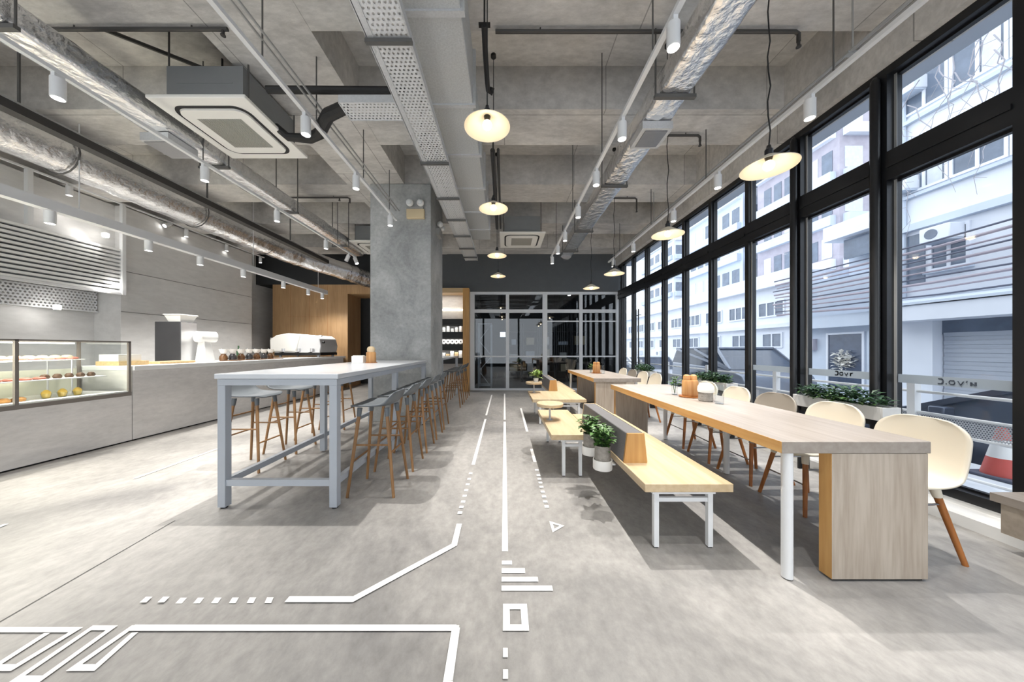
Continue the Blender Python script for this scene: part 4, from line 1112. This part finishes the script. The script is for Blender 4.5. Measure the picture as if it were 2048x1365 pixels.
# benches
def wedge(t, y0, y1, x0=.867, x1=1.035, z0=.42, z1=.633):
    pr = [(x0, z0), (x1, z0), (x1 - .022, z1), (x0 + .026, z1)]
    b = part('backrest', MB().prism(pr, 'y', y0 + .02, y1 - .02), 'upholstery', t, bevel=.006)
    for (a, c) in ((y0, y0 + .02), (y1 - .02, y1)): part('end_board', MB().prism(pr, 'y', a, c), 'oak_warm_z' if a == y0 else 'oak', b)
    inner = [(x1 - .001, z0), (x1 + .012, z0), (x1 - .010, z1 + .002), (x1 - .023, z1 + .002)]
    part('backboard', MB().prism(inner, 'y', y0 + .02, y1 - .02), 'oak', b)
def bench_frame(t, x0, x1, y0, y1, z=.365):
    for y in (y0 + .04, y1 - .07):
        for x in (x0 + .075, x1 - .13):
            lg = part('leg', MB().box(x, x + .03, y, y + .03, .008, z), 'white_metal', t)
            part('foot', MB().box(x + .004, x + .026, y + .004, y + .026, 0, .008), 'black_matte', lg)
        part('crossbar', MB().box(x0 + .105, x1 - .13, y + .005, y + .025, z - .075, z - .05), 'white_metal', t)
    part('underframe', MB().box(x0 + .06, x1 - .09, y0 + .03, y1 - .03, z - .02, z), 'white_metal', t)
b = top('bench', 'nearer oak bench with grey wedge backrest and two offset seats on white legs', 'bench', (1.0, 2.9, 0), group='oak benches')
part('seat', MB().box(.862, 1.405, 1.90, 3.95, .368, .42), 'oak', b, bevel=.004)
part('seat', MB().box(.452, .858, 2.99, 4.22, .368, .42), 'oak', b, bevel=.004)
bench_frame(b, .862, 1.405, 1.90, 3.95); bench_frame(b, .49, .858, 2.99, 4.22)
wedge(b, 2.25, 3.50)
b = top('bench', 'farther oak bench with grey wedge backrest before the glass partition', 'bench', (1.0, 6.2, 0), group='oak benches')
part('seat', MB().box(.46, 1.345, 5.08, 6.1, .368, .42), 'oak', b, bevel=.004)
part('seat', MB().box(.88, 1.40, 6.105, 8.0, .368, .42), 'oak', b, bevel=.004)
bench_frame(b, .50, 1.345, 5.08, 6.1); bench_frame(b, .88, 1.40, 6.105, 8.0)
wedge(b, 6.08, 7.3)

def disc_table(x, y, z, zb, label):
    t = top('side_table', label, 'side table', (x, y, zb), group='round side tables on the benches')
    part('disc_top', MB().lathe((x, y, z), [(.0001, -.04), (.148, -.04), (.155, -.03), (.155, -.006), (.15, 0), (.0001, 0)], 32), 'oak', t)
    part('pole', MB().cyl((x, y, zb), (x, y, z - .04), .011, n=10), 'grey_metal', t)
    part('base', MB().lathe((x, y, zb), [(.0001, 0), (.04, 0), (.04, .006), (.0001, .006)], 16), 'grey_metal', t)
disc_table(.53, 3.62, .62, .42, 'small round wooden side table on a pole on the nearer bench')
disc_table(.56, 5.9, .62, .42, 'small round wooden side table on a pole on the farther bench')

def foliage(n, region, size, seed, up=.5):
    """many folded leaves inside region(rnd) -> (x,y,z)"""
    rn = random.Random(seed); mb = MB()
    for _ in range(n):
        p = Vector(region(rn)); a = rn.uniform(0, 2 * PI); el = rn.uniform(-.3, 1.1) * up * 1.4
        d = Vector((math.cos(a) * math.cos(el), math.sin(a) * math.cos(el), math.sin(el)))
        s = d.cross(Vector((0, 0, 1))).normalized(); nn = s.cross(d); L_ = size * rn.uniform(.6, 1.25); w = L_ * .27
        b0, m1, tip = p, p + d * L_ * .5, p + d * L_ - nn * L_ * .12
        l = m1 + s * w + nn * w * .35; r = m1 - s * w + nn * w * .35
        mb.add([b0, l, tip, r, m1], [(0, 4, 1), (1, 4, 2), (0, 3, 4), (4, 3, 2)])
    return mb
def ell(c, rx, ry, rz):
    def f(rn):
        while True:
            u = [rn.uniform(-1, 1) for _ in range(3)]
            if sum(a * a for a in u) < 1: return (c[0] + u[0] * rx, c[1] + u[1] * ry, c[2] + u[2] * rz)
    return f
def potted(x, y, z, label, seed, arm_to):
    t = top('potted_plant', label, 'potted plant', (x, y, z), group='potted plants on the bench side')
    part('pot', MB().lathe((x, y, z + .02), [(.0001, 0), (.052, 0), (.062, .05), (.060, .12), (.064, .155), (.056, .155), (.050, .13), (.0001, .13)], 22), 'pot_grey', t)
    part('foliage', foliage(150, ell((x, y, z + .235), .075, .075, .085), .07, seed), 'leaf', t)
    st = MB()
    for k in range(7): st.tube([(x, y, z + .14), (x + .03 * math.cos(k), y + .03 * math.sin(k), z + .2), (x + .06 * math.cos(k), y + .06 * math.sin(k), z + .28)], .003, n=5)
    part('stems', st, 'leaf_dark', t)
    h = top('pot_holder', label.replace('grey pot with green plant', 'white ring holder carrying the pot'), 'holder', (x, y, z - .02), group='white pot holders on the bench side')
    part('ring', MB().lathe((x, y, z - .012), [(.0001, 0), (.072, 0), (.074, .005), (.074, .075), (.068, .075), (.068, .03), (.0001, .03)], 26), 'pot_white', h)
    part('arm', MB().box(x + .07, arm_to, y - .02, y + .02, z + .02, z + .032), 'white_metal', h)
potted(.775, 2.45, .315, 'grey pot with green plant nearest the camera at the side of the bench', 4, .87)
potted(.765, 2.76, .325, 'grey pot with green plant behind the nearest one at the side of the bench', 9, .87)
t = top('small_plant', 'small light green plant standing on the farther round side table', 'plant', (.60, 5.92, .62))
part('pot', MB().lathe((.60, 5.92, .62), [(.0001, 0), (.04, 0), (.05, .07), (.0001, .07)], 16), 'pot_white', t)
part('foliage', foliage(90, ell((.60, 5.92, .76), .09, .09, .09), .08, 21), 'leaf_light', t)

# planters by the windows
def planter(y0, y1, label, seed, z=.66, x0=3.05, x1=3.20, n=520):
    t = top('planter_box', label, 'planter', ((x0 + x1) / 2, (y0 + y1) / 2, 0), group='white planter boxes by the windows')
    m = MB(); w = .012
    m.box(x0, x1, y0, y0 + w, z, z + .112).box(x0, x1, y1 - w, y1, z, z + .112).box(x0, x0 + w, y0 + w, y1 - w, z, z + .112).box(x1 - w, x1, y0 + w, y1 - w, z, z + .112).box(x0 + w, x1 - w, y0 + w, y1 - w, z, z + .012)
    part('box', m, 'white_paint', t, bevel=.002)
    part('soil', MB().box(x0 + w, x1 - w, y0 + w, y1 - w, z + .07, z + .085), 'soil', t)
    part('stand', MB().box(x0 + .02, x1 - .02, y0 + .03, y0 + .05, .0, z).box(x0 + .02, x1 - .02, y1 - .05, y1 - .03, 0, z).box(x0 + .03, x0 + .045, y0 + .05, y1 - .05, z - .05, z), 'black_frame', t)
    part('foliage', foliage(n, ell(((x0 + x1) / 2 - .01, (y0 + y1) / 2, z + .16), .11, (y1 - y0) / 2 + .02, .075), .062, seed), 'leaf_dark', t)
    part('foliage', foliage(n // 4, ell(((x0 + x1) / 2 - .03, (y0 + y1) / 2, z + .13), .12, (y1 - y0) / 2 + .03, .06), .06, seed + 1), 'leaf', t)
planter(2.50, 3.28, 'nearest white planter box with leafy green plants by the round black post', 31)
planter(4.25, 5.05, 'middle white planter box with green plants behind the chairs of the nearer table', 41)
planter(6.5, 7.3, 'farthest white planter box with green plants near the entrance', 51)

# low wooden step at the window, right edge
t = top('window_bench', 'low pale wooden block seat at the kerb under the nearest window', 'seat', (3.25, 1.7, .095))
part('body', MB().box(3.09, 3.36, 1.1, 1.93, .105, .29), 'ash_x', t)
part('top_board', MB().box(3.06, 3.37, 1.08, 1.955, .295, .345), 'ash_top', t)
part('runner', MB().box(3.24, 3.35, 1.12, 1.90, .095, .105), 'black_matte', t)

# things on the dining tables
def caddy(x, y, z, label, s=1.):
    t = top('wooden_caddy', label, 'caddy', (x, y, z), group='wooden caddies on the dining tables')
    part('tray', MB().lathe((x, y, z), [(.0001, 0), (.10 * s, 0), (.105 * s, .012), (.09 * s, .012), (.0001, .012)], 24), 'leg_wood', t)
    part('body', MB().lathe((x, y, z + .012), [(.0001, 0), (.07 * s, 0), (.076 * s, .02), (.074 * s, .15), (.066 * s, .165), (.0001, .165)], 24), 'canister_wood', t)
    for dx in (-.034, .034):
        part('lid', MB().lathe((x + dx * s, y, z + .177), [(.034 * s, 0), (.036 * s, .02), (.03 * s, .045), (.014 * s, .055), (.0001, .056)], 16), 'canister_wood', t)
caddy(1.915, 3.2, .752, 'honey coloured wooden caddy on the nearer dining table')
caddy(1.87, 6.3, .752, 'honey coloured wooden caddy on the farther dining table')
t = top('sugar_jar', 'white lidded jar beside the wooden caddy on the nearer table', 'jar', (1.915, 2.95, .752))
part('body', MB().lathe((1.915, 2.95, .752), [(.0001, 0), (.055, 0), (.062, .01), (.06, .085), (.0001, .085)], 24), 'pot_grey', t)
part('lid', MB().lathe((1.915, 2.95, .837), [(.066, 0), (.07, .02), (.066, .055), (.05, .08), (.02, .09), (.0001, .09)], 24), 'paper', t)
def tumbler(x, y, z, label, r=.036, h=.17):
    solo('glass_jar', label, 'glass', MB().lathe((x, y, z), [(.0001, 0), (r, 0), (r, h), (r - .003, h), (r - .003, .006), (.0001, .006)], 20), 'clear_glass', group='clear glasses on the dining tables')
tumbler(1.94, 2.8, .752, 'clear glass on the nearer table, right of the white jar')
tumbler(1.97, 6.2, .752, 'clear glass beside the caddy on the farther table')
def vase(x, y, z, label, seed):
    t = top('vase', label, 'vase', (x, y, z), group='green sprigs in glass vases')
    part('glass', MB().lathe((x, y, z), [(.0001, 0), (.028, 0), (.032, .09), (.030, .09), (.026, .006), (.0001, .006)], 16), 'clear_glass', t)
    part('stems', MB().tube([(x, y, z + .01), (x + .01, y, z + .1), (x + .02, y + .01, z + .17)], .003, n=5).tube([(x, y, z + .01), (x - .012, y, z + .09), (x - .02, y, z + .14)], .003, n=5), 'leaf', t)
    part('foliage', foliage(34, ell((x, y, z + .14), .035, .035, .06), .055, seed), 'leaf', t)
vase(1.85, 3.37, .752, 'clear vase with a green sprig beside the caddy on the nearer table', 61)
vase(1.80, 6.45, .752, 'clear vase with a green sprig on the farther table', 62)

# ================================================================== STORE ROOM BEHIND THE PARTITION
t = top('steel_rack', 'cross braced steel rack standing behind the left pane of the partition', 'rack', (-.5, 9.95, 0))
fr = MB()
for (x, y) in ((-.82, 9.75), (-.42, 9.75), (-.82, 10.3), (-.42, 10.3)): fr.box(x - .02, x + .02, y - .02, y + .02, 0, 2.05)
part('frame', fr.box(-.82, -.42, 9.73, 9.77, 2.01, 2.05), 'white_metal', t)
part('brace', MB().bar((-.42, 9.74, 2.0), (-.80, 9.74, 1.5), .01, .02).bar((-.80, 9.74, 1.5), (-.42, 9.74, 1.05), .02, .02), 'white_metal', t)
part('brace', MB().bar((-.42, 9.74, 1.0), (-.80, 9.74, .55), .01, .02).bar((-.80, 9.74, .55), (-.42, 9.74, .05), .02, .02), 'white_metal', t)
for z in (.1, 1.02): part('shelf', MB().box(-.84, -.40, 9.73, 10.32, z - .02, z), 'partition_metal', t)
rn = random.Random(12)
for k in range(5):
    x = .35 + .62 * k
    t = top('storage_shelf', '%s dark shelving unit from the left behind the glass partition' % ORD[k], 'shelving', (x, 11.8, 0), group='dark shelves behind the partition')
    fr = MB()
    for dx in (-.28, .28): fr.box(x + dx - .015, x + dx + .015, 11.6, 12.0, 0, 2.2)
    part('frame', fr, 'back_wall_grey', t)
    for z in (.4, .9, 1.4, 1.9): part('shelf', MB().box(x - .28, x + .28, 11.6, 12.0, z - .015, z), 'back_wall_grey', t)
    for j in range(3):
        z = (.4, .9, 1.4)[j]; w = rn.uniform(.08, .2); h = rn.uniform(.12, .34)
        solo('storage_box', 'pale %s box on the %s dark shelf unit behind the partition' % (('lowest', 'middle', 'upper')[j], ORD[k]), 'box', MB().box(x - w, x + w, 11.65, 11.9, z, z + h), ('beige_box', 'paper', 'steel_dark')[(j + k) % 3], group='boxes behind the partition')
t = top('lightbox_sign', 'small lit white sign glowing behind the partition', 'sign', (-.05, 10.9, 1.72))
part('sign_body', MB().box(-.16, .04, 10.9, 10.95, 1.66, 1.84), 'steel_dark', t)
part('sign_face', MB().box(-.15, .03, 10.894, 10.9, 1.67, 1.83), 'sign_lamp', t)
for k, x in enumerate((-.35, .2, 1.2, 2.4)):
    solo('ceiling_downlight', '%s small ceiling lamp from the left in the dim room behind the partition' % ORD[k], 'downlight', MB().cyl((x, 10.6 + .3 * k, 3.22), (x, 10.6 + .3 * k, 3.3), .05, n=14), 'lamp_on', group='downlights behind the partition')
    spot_lamp(x, 10.6 + .3 * k, 3.2, 8, ang=110)

# ================================================================== THE STREET
RZ = -.55
XF = 11.0
ext = struct('ground', MB().box(3.6, 5.15, -8, 60, -.6, -.01), 'pavement', smooth=0)
struct('road', MB().box(5.15, 60, -20, 80, RZ - .3, RZ), 'asphalt', smooth=0)
struct('kerb', MB().box(9.4, XF, -20, 80, RZ, RZ + .14), 'pavement', smooth=0)
solo('canopy', 'grey concrete canopy running outside above the shopfront', 'canopy', MB().box(3.62, 3.90, YF, 9.6, 3.80, 4.7), 'facade_blue', kind='structure')
def W_(t, x, y0, y1, z0, z1, mul=1, cur=False, m='window_dark', fr='facade_white'):
    """window on a facade that faces -x"""
    f = MB(); e = .06
    f.box(x - .05, x, y0 - e, y0, z0 - e, z1 + e).box(x - .05, x, y1, y1 + e, z0 - e, z1 + e).box(x - .05, x, y0, y1, z0 - e, z0).box(x - .05, x, y0, y1, z1, z1 + e)
    for k in range(1, mul):
        y = y0 + (y1 - y0) * k / mul; f.box(x - .045, x, y - .03, y + .03, z0, z1)
    o = part('window', f, fr, t)
    part('pane', MB().box(x - .02, x - .01, y0, y1, z0, z1), m, o)
    if cur:
        part('curtain', MB().box(x - .03, x - .02, y0 + .05, y0 + (y1 - y0) * .42, z0, z1), 'curtain', o)
    return o
def ac_unit(t, x, y, z):
    o = part('air_conditioner', MB().box(x - .38, x, y, y + .55, z, z + .36), 'facade_white', t, bevel=.02)
    part('fan_grille', MB().cyl((x - .39, y + .33, z + .18), (x - .38, y + .33, z + .18), .12, n=16), 'window_dark', o)
    part('bracket', MB().box(x - .4, x, y + .02, y + .53, z - .03, z), 'facade_blue', o)
# near building
t = top('white_building', 'white building across the street with shuttered shop and ribbon windows', 'building', (XF, 5, RZ))
part('facade', MB().box(XF, XF + 6, -6, 8.6, RZ, 14), 'facade_white', t)
part('ledge', MB().box(XF - .16, XF, -6, 8.62, 4.40, 4.58), 'facade_blue', t)
part('ledge', MB().box(XF - .12, XF, -6, 8.62, 5.30, 5.38), 'facade_blue', t)
part('ledge', MB().box(XF - .12, XF, -6, 8.62, 7.32, 7.42), 'facade_blue', t)
part('canopy_beam', MB().box(XF - .9, XF, -6, 8.5, 1.95, 2.32), 'facade_white', t)
part('awning', MB().prism([(XF - .95, 2.34), (XF, 2.62), (XF, 2.66), (XF - .95, 2.40)], 'y', -6, 8.5), 'facade_blue', t)
part('shop_lintel', MB().box(XF - .06, XF, -6, 7.75, 1.62, 1.95), 'window_dark', t)
sh_ = MB()
for k in range(22): sh_.box(XF - .05 - .015 * (k % 2), XF - .01, 1.5, 7.72, RZ + .1 * k, RZ + .1 * k + .098)
part('roller_shutter', sh_, 'shutter', t)
part('pillar', MB().box(XF - .3, XF, 7.75, 8.4, RZ, 1.95), 'facade_white', t)
o = W_(t, XF, 7.36, 7.95, 3.30, 4.22, 2); ac_unit(t, XF - .02, 7.38, 3.92)
part('window_sill', MB().box(XF - .14, XF, 7.25, 8.06, 3.18, 3.24), 'facade_blue', t)
W_(t, XF, 6.0, 6.55, 3.30, 4.22, 2); W_(t, XF, 4.6, 5.2, 3.30, 4.22, 2)
for k in range(7): W_(t, XF, 2.2 + .92 * k, 2.98 + .92 * k, 5.50, 6.6, 2, cur=k % 2 == 0)
for k in range(7): W_(t, XF, 2.2 + .92 * k, 2.98 + .92 * k, 7.62, 8.9, 2, cur=k % 2 == 1)
ac_unit(t, XF, 8.05, 8.05); ac_unit(t, XF, 8.2, 5.5)
part('drain_pipe', MB().cyl((XF - .06, 8.5, 2.4), (XF - .06, 8.5, 13), .05, n=8), 'facade_blue', t)
part('side_window', MB().box(XF - .02, XF, 8.1, 8.45, 3.0, 4.3), 'window_dark', t)
# shop next to it
t = top('corner_shop', 'low grey shop with a dark display window beyond the shuttered building', 'building', (XF, 10, RZ))
part('facade', MB().box(XF + .05, XF + 5, 8.62, 11.45, RZ, 3.6), 'facade_blue', t)
part('fascia', MB().box(XF - .3, XF + .05, 8.62, 11.45, 1.95, 2.35), 'facade_blue', t)
f = W_(t, XF + .05, 9.55, 10.55, RZ + .5, 1.72, 1, m='shop_dark')
W_(t, XF + .05, 8.75, 9.35, RZ + .1, 1.72, 1, m='shop_dark', fr='facade_blue')
part('display', foliage(120, ell((XF - .02, 10.05, .85), .03, .34, .3), .22, 77), 'paper', t)
part('meter_box', MB().box(XF - .1, XF + .05, 10.95, 11.15, 1.2, 1.6), 'facade_pink', t)
part('roof_room', MB().box(XF + 1.0, XF + 4, 8.9, 10.8, 3.6, 5.2), 'facade_blue', t)
part('roof_screen', MB().box(XF + .6, XF + .7, 8.9, 10.6, 4.3, 4.95), 'window_dark', t)
part('roof_slab', MB().box(XF + .3, XF + 4.2, 8.7, 11.0, 5.0, 5.5), 'facade_white', t)
# long low white building
t = top('long_white_building', 'long low white building with rows of strip windows farther along the street', 'building', (XF, 20, RZ))
part('facade', MB().box(XF, XF + 8, 11.5, 40, RZ, 4.2), 'facade_white', t)
part('parapet', MB().box(XF - .3, XF, 11.45, 40, 3.75, 4.3), 'facade_white', t)
part('ledge', MB().box(XF - .2, XF, 11.5, 40, 2.1, 2.25), 'facade_white', t)
for k in range(11):
    y = 12.2 + 1.75 * k
    W_(t, XF, y, y + 1.15, 2.62, 3.15, 3); W_(t, XF, y + .1, y + .95, 1.35, 1.85, 2)
    if k % 2: ac_unit(t, XF, y + .3, .75)
part('door_band', MB().box(XF - .03, XF, 11.6, 36, -.1, .5), 'facade_blue', t)
# towers behind
def tower(x0, x1, y0, y1, z1, m, label, seed, dy=1.7, dz=1.55, ny=7, nz=9, zs=4.2):
    t = top('apartment_tower', label, 'building', ((x0 + x1) / 2, (y0 + y1) / 2, RZ), group='apartment towers')
    part('walls', MB().box(x0, x1, y0, y1, RZ, z1), m, t)
    rn = random.Random(seed)
    for j in range(nz):
        z = zs + dz * j * 1.7
        if z + 1.2 > z1: break
        part('balcony_band', MB().box(x0 - .35, x0, y0 + .2, y1 - .2, z - .75, z - .15).box(x0 + .2, x1 - .2, y0 - .35, y0, z - .75, z - .15), 'facade_white' if rn.random() < .6 else 'facade_blue', t)
        for k in range(ny):
            y = y0 + .4 + (y1 - y0 - .8) * k / ny
            part('window', MB().box(x0 - .03, x0, y, y + (y1 - y0) / ny * .62, z, z + 1.25), 'window_dark' if rn.random() < .8 else 'curtain', t)
        for k in range(4):
            x = x0 + .3 + (x1 - x0 - .6) * k / 4
            part('window', MB().box(x, x + (x1 - x0) / 4 * .6, y0 - .03, y0, z, z + 1.25), 'window_dark' if rn.random() < .8 else 'curtain', t)
tower(20, 27, 18.5, 24.5, 34, 'facade_pink', 'tall pinkish grey apartment tower above the corner shop', 3, nz=8, ny=6)
tower(20, 27, 26, 34, 40, 'facade_blue', 'tall bluish apartment tower behind the long white building', 4, nz=8, ny=6)
tower(24, 32, 44, 54, 30, 'facade_white', 'distant white apartment tower left of the others', 5, nz=6, ny=5)
# cables along the facades
rn = random.Random(8)
for k in range(11):
    z0 = 2.55 + .14 * k; x = XF - .45 - .05 * (k % 4)
    pts = [(x, y, z0 + .0 + .018 * k * (9 - y) * .2 - .12 * math.sin(PI * (y - 2) / 10) + rn.uniform(-.02, .02)) for y in [1, 3, 4.5, 6, 7.5, 9, 10.5, 12]]
    solo('street_cable', '%s street cable from the bottom strung along the facades' % ORD[k], 'cable', MB().tube(pts, .022 if k % 3 else .035, n=6), ('cable_pink', 'cable_dark', 'cable_pink')[k % 3], group='cables along the facades')
# bare twigs
tw = MB(); rn = random.Random(15)
for k in range(26):
    p = Vector((8.4 + rn.uniform(-.4, .4), 3.9 + .115 * k + rn.uniform(-.1, .1), 6.3 + rn.uniform(-.2, 1.2))); pts = [tuple(p)]
    for j in range(9):
        p = p + Vector((rn.uniform(-.06, .06), rn.uniform(-.17, .17), rn.uniform(-.36, -.10))); pts.append(tuple(p))
        if rn.random() < .45: tw.tube([tuple(p), tuple(p + Vector((0, rn.uniform(-.3, .3), rn.uniform(-.3, .05))))], .004, n=4)
    tw.tube(pts, [.010 - .0008 * j for j in range(10)], n=5)
tw.tube([(8.4, 2.5, 8.0), (8.4, 4.5, 7.5), (8.4, 6.8, 7.2)], .05, n=6)
t = top('bare_branches', 'thin bare twigs hanging in front of the white building', 'branches', (8.4, 5.3, RZ))
part('twigs', tw, 'twig', t)
part('trunk', MB().tube([(8.4, 1.6, RZ), (8.4, 1.8, 4), (8.4, 2.5, 8.0)], [.16, .13, .07], n=8), 'twig', t)

# railing outside
t = top('street_railing', 'white street railing with mesh panels outside the windows', 'railing', (4.0, 5, -.01))
for y in (-1.5, 0, 1.5, 3.03, 4.56, 6.1, 7.6, 9.1, 10.6, 12.1):
    p = part('post', MB().box(3.97, 4.03, y - .03, y + .03, -.01, .93), 'white_metal', t)
for z in (.84, .64, .475): part('rail', MB().cyl((4.0, -3, z), (4.0, 12.2, z), .014, n=8), 'white_metal', t)
part('mesh_panel', MB().box(3.998, 4.0, -3, 12.2, .48, .635), 'rail_sheet', t)
part('rail', MB().cyl((4.0, -3, .13), (4.0, 12.2, .13), .014, n=8), 'white_metal', t)
# traffic cone
t = top('traffic_cone', 'red and white traffic cone on the pavement beyond the railing', 'cone', (4.85, 3.02, -.01))
part('base', MB().box(4.69, 5.01, 2.86, 3.18, -.01, .02), 'cable_dark', t, bevel=.01)
part('cone_body', MB().lathe((4.85, 3.02, .02), [(.125, 0), (.09, .17)], 24), 'cone_red', t)
part('white_band', MB().lathe((4.85, 3.02, .02), [(.09, .17), (.055, .34)], 24), 'white_paint', t)
part('cone_tip', MB().lathe((4.85, 3.02, .02), [(.055, .34), (.03, .46), (.0001, .46)], 24), 'cone_red', t)

# cars
def car(x0, y0, Wd, prof, cabin, m, wheels, name, label, axle=.31):
    """prof: body side outline (y,z) above the road; cabin: glass house outline"""
    t = top(name, label, 'van' if name == 'van' else 'car', (x0 + Wd / 2, y0, RZ))
    def P(pl): return [(y0 + a, RZ + b) for a, b in pl]
    part('body', MB().prism(P(prof), 'x', x0, x0 + Wd), m, t, bevel=.05, seg=3)
    ins = .12
    pl = P(cabin); n = len(pl); zb = min(b for a, b in pl); zt = max(b for a, b in pl)
    mb = MB()
    vs = []
    for side, xx in ((1, x0), (-1, x0 + Wd)):
        for (a, b) in pl: vs.append((xx + side * ins * (b - zb) / (zt - zb) + side * .01, a, b))
    mb.add(vs, [tuple(range(n))[::-1], tuple(range(n, 2 * n))] + [(i, (i + 1) % n, n + (i + 1) % n, n + i) for i in range(n)])
    part('windows', mb, 'car_glass', t)
    # roof skin and pillars
    ys = sorted(pl, key=lambda q: -q[1])[:2]; ya, yb = sorted((ys[0][0], ys[1][0]))
    part('roof', MB().box(x0 + ins - .01, x0 + Wd - ins + .01, ya - .02, yb + .02, zt - .02, zt + .045), m, t, bevel=.02)
    lo = sorted([q for q in pl if q[1] < zb + .02]); la, lb = lo[0][0], lo[-1][0]
    pm = MB()
    for (q0, q1) in ((la, ya), (lb, yb), ((la + lb) / 2, (ya + yb) / 2)):
        for side, xx in ((1, x0), (-1, x0 + Wd)):
            pm.bar((xx + side * .005, q0, zb), (xx + side * (ins), q1, zt), .05, .07)
    part('pillars', pm, m, t)
    for y in wheels:
        for xx in (x0 - .01, x0 + Wd - .19):
            w = part('wheel', MB().cyl((xx, y0 + y, RZ + axle), (xx + .2, y0 + y, RZ + axle), axle, n=24), 'tyre', t, bevel=.03)
            part('hub', MB().cyl((xx - .012, y0 + y, RZ + axle), (xx + .212, y0 + y, RZ + axle), axle * .6, n=16), 'steel', w)
    lm = MB()
    ymin = y0 + min(a for a, b in prof); ymax = y0 + max(a for a, b in prof)
    for xx in (x0 + .08, x0 + Wd - .36): lm.box(xx, xx + .28, ymin - .012, ymin + .05, RZ + .62, RZ + .78).box(xx, xx + .28, ymax - .05, ymax + .012, RZ + .62, RZ + .78)
    part('lamps', lm, 'paper', t)
    part('mirrors', MB().box(x0 - .17, x0 - .02, y0 + wheels[-1] - .75, y0 + wheels[-1] - .60, RZ + .95, RZ + 1.08), m, t, bevel=.02)
    return t
car(5.55, .6, 1.72, [(.0, .25), (.0, .75), (.25, .92), (1.0, .98), (3.6, .97), (4.75, .82), (5.0, .66), (5.0, .25)], [(.45, .94), (1.05, 1.42), (2.6, 1.45), (3.75, .95)], 'car_black', (.95, 3.95), 'car', 'dark saloon car parked just outside the nearest windows')
car(5.95, 7.7, 1.85, [(.0, .25), (.0, .95), (.10, 1.12), (.6, 1.27), (3.3, 1.34), (3.4, .25)], [(.5, 1.25), (1.15, 1.78), (3.22, 1.80), (3.34, 1.32)], 'car_dark', (.65, 2.7), 'van', 'dark blue grey van parked across the street', axle=.34)
car(5.75, 12.3, 1.7, [(.0, .25), (.0, .75), (.9, .92), (4.0, .95), (4.2, .25)], [(.9, .92), (1.5, 1.4), (3.3, 1.42), (4.0, .95)], 'car_silver', (.8, 3.3), 'car', 'silver car parked behind the dark van')

# ================================================================== CLEAN UP, LIGHT, CAMERA
index_kids()
def kill(o):
    for c in KIDS.get(o.name, []): kill(c)
    bpy.data.objects.remove(o, do_unlink=True)
for o in [x for x in list(COL.objects) if x.parent is None and x.location.z < -15]: kill(o)

w = bpy.data.worlds.new('overcast'); scene.world = w; w.use_nodes = True
bg = w.node_tree.nodes['Background']
bg.inputs['Color'].default_value = (.90, .95, 1.0, 1); bg.inputs['Strength'].default_value = 1.9

cam = bpy.data.cameras.new('camera'); cam.sensor_fit = 'HORIZONTAL'; cam.sensor_width = 36
cam.lens = F / 2048 * 36; cam.shift_x = (1024 - VX) / 2048; cam.shift_y = (VY - 682.5) / 2048; cam.clip_start = .05; cam.clip_end = 300
co = bpy.data.objects.new('camera', cam); COL.objects.link(co); co.location = (0, 0, H); co.rotation_euler = (PI / 2, 0, 0)
scene.camera = co
vs = scene.view_settings
scene.display_settings.display_device = 'sRGB'
vs.view_transform = 'Standard'; vs.look = 'None'; vs.exposure = 0.52; vs.gamma = 1.0; vs.use_curve_mapping = False
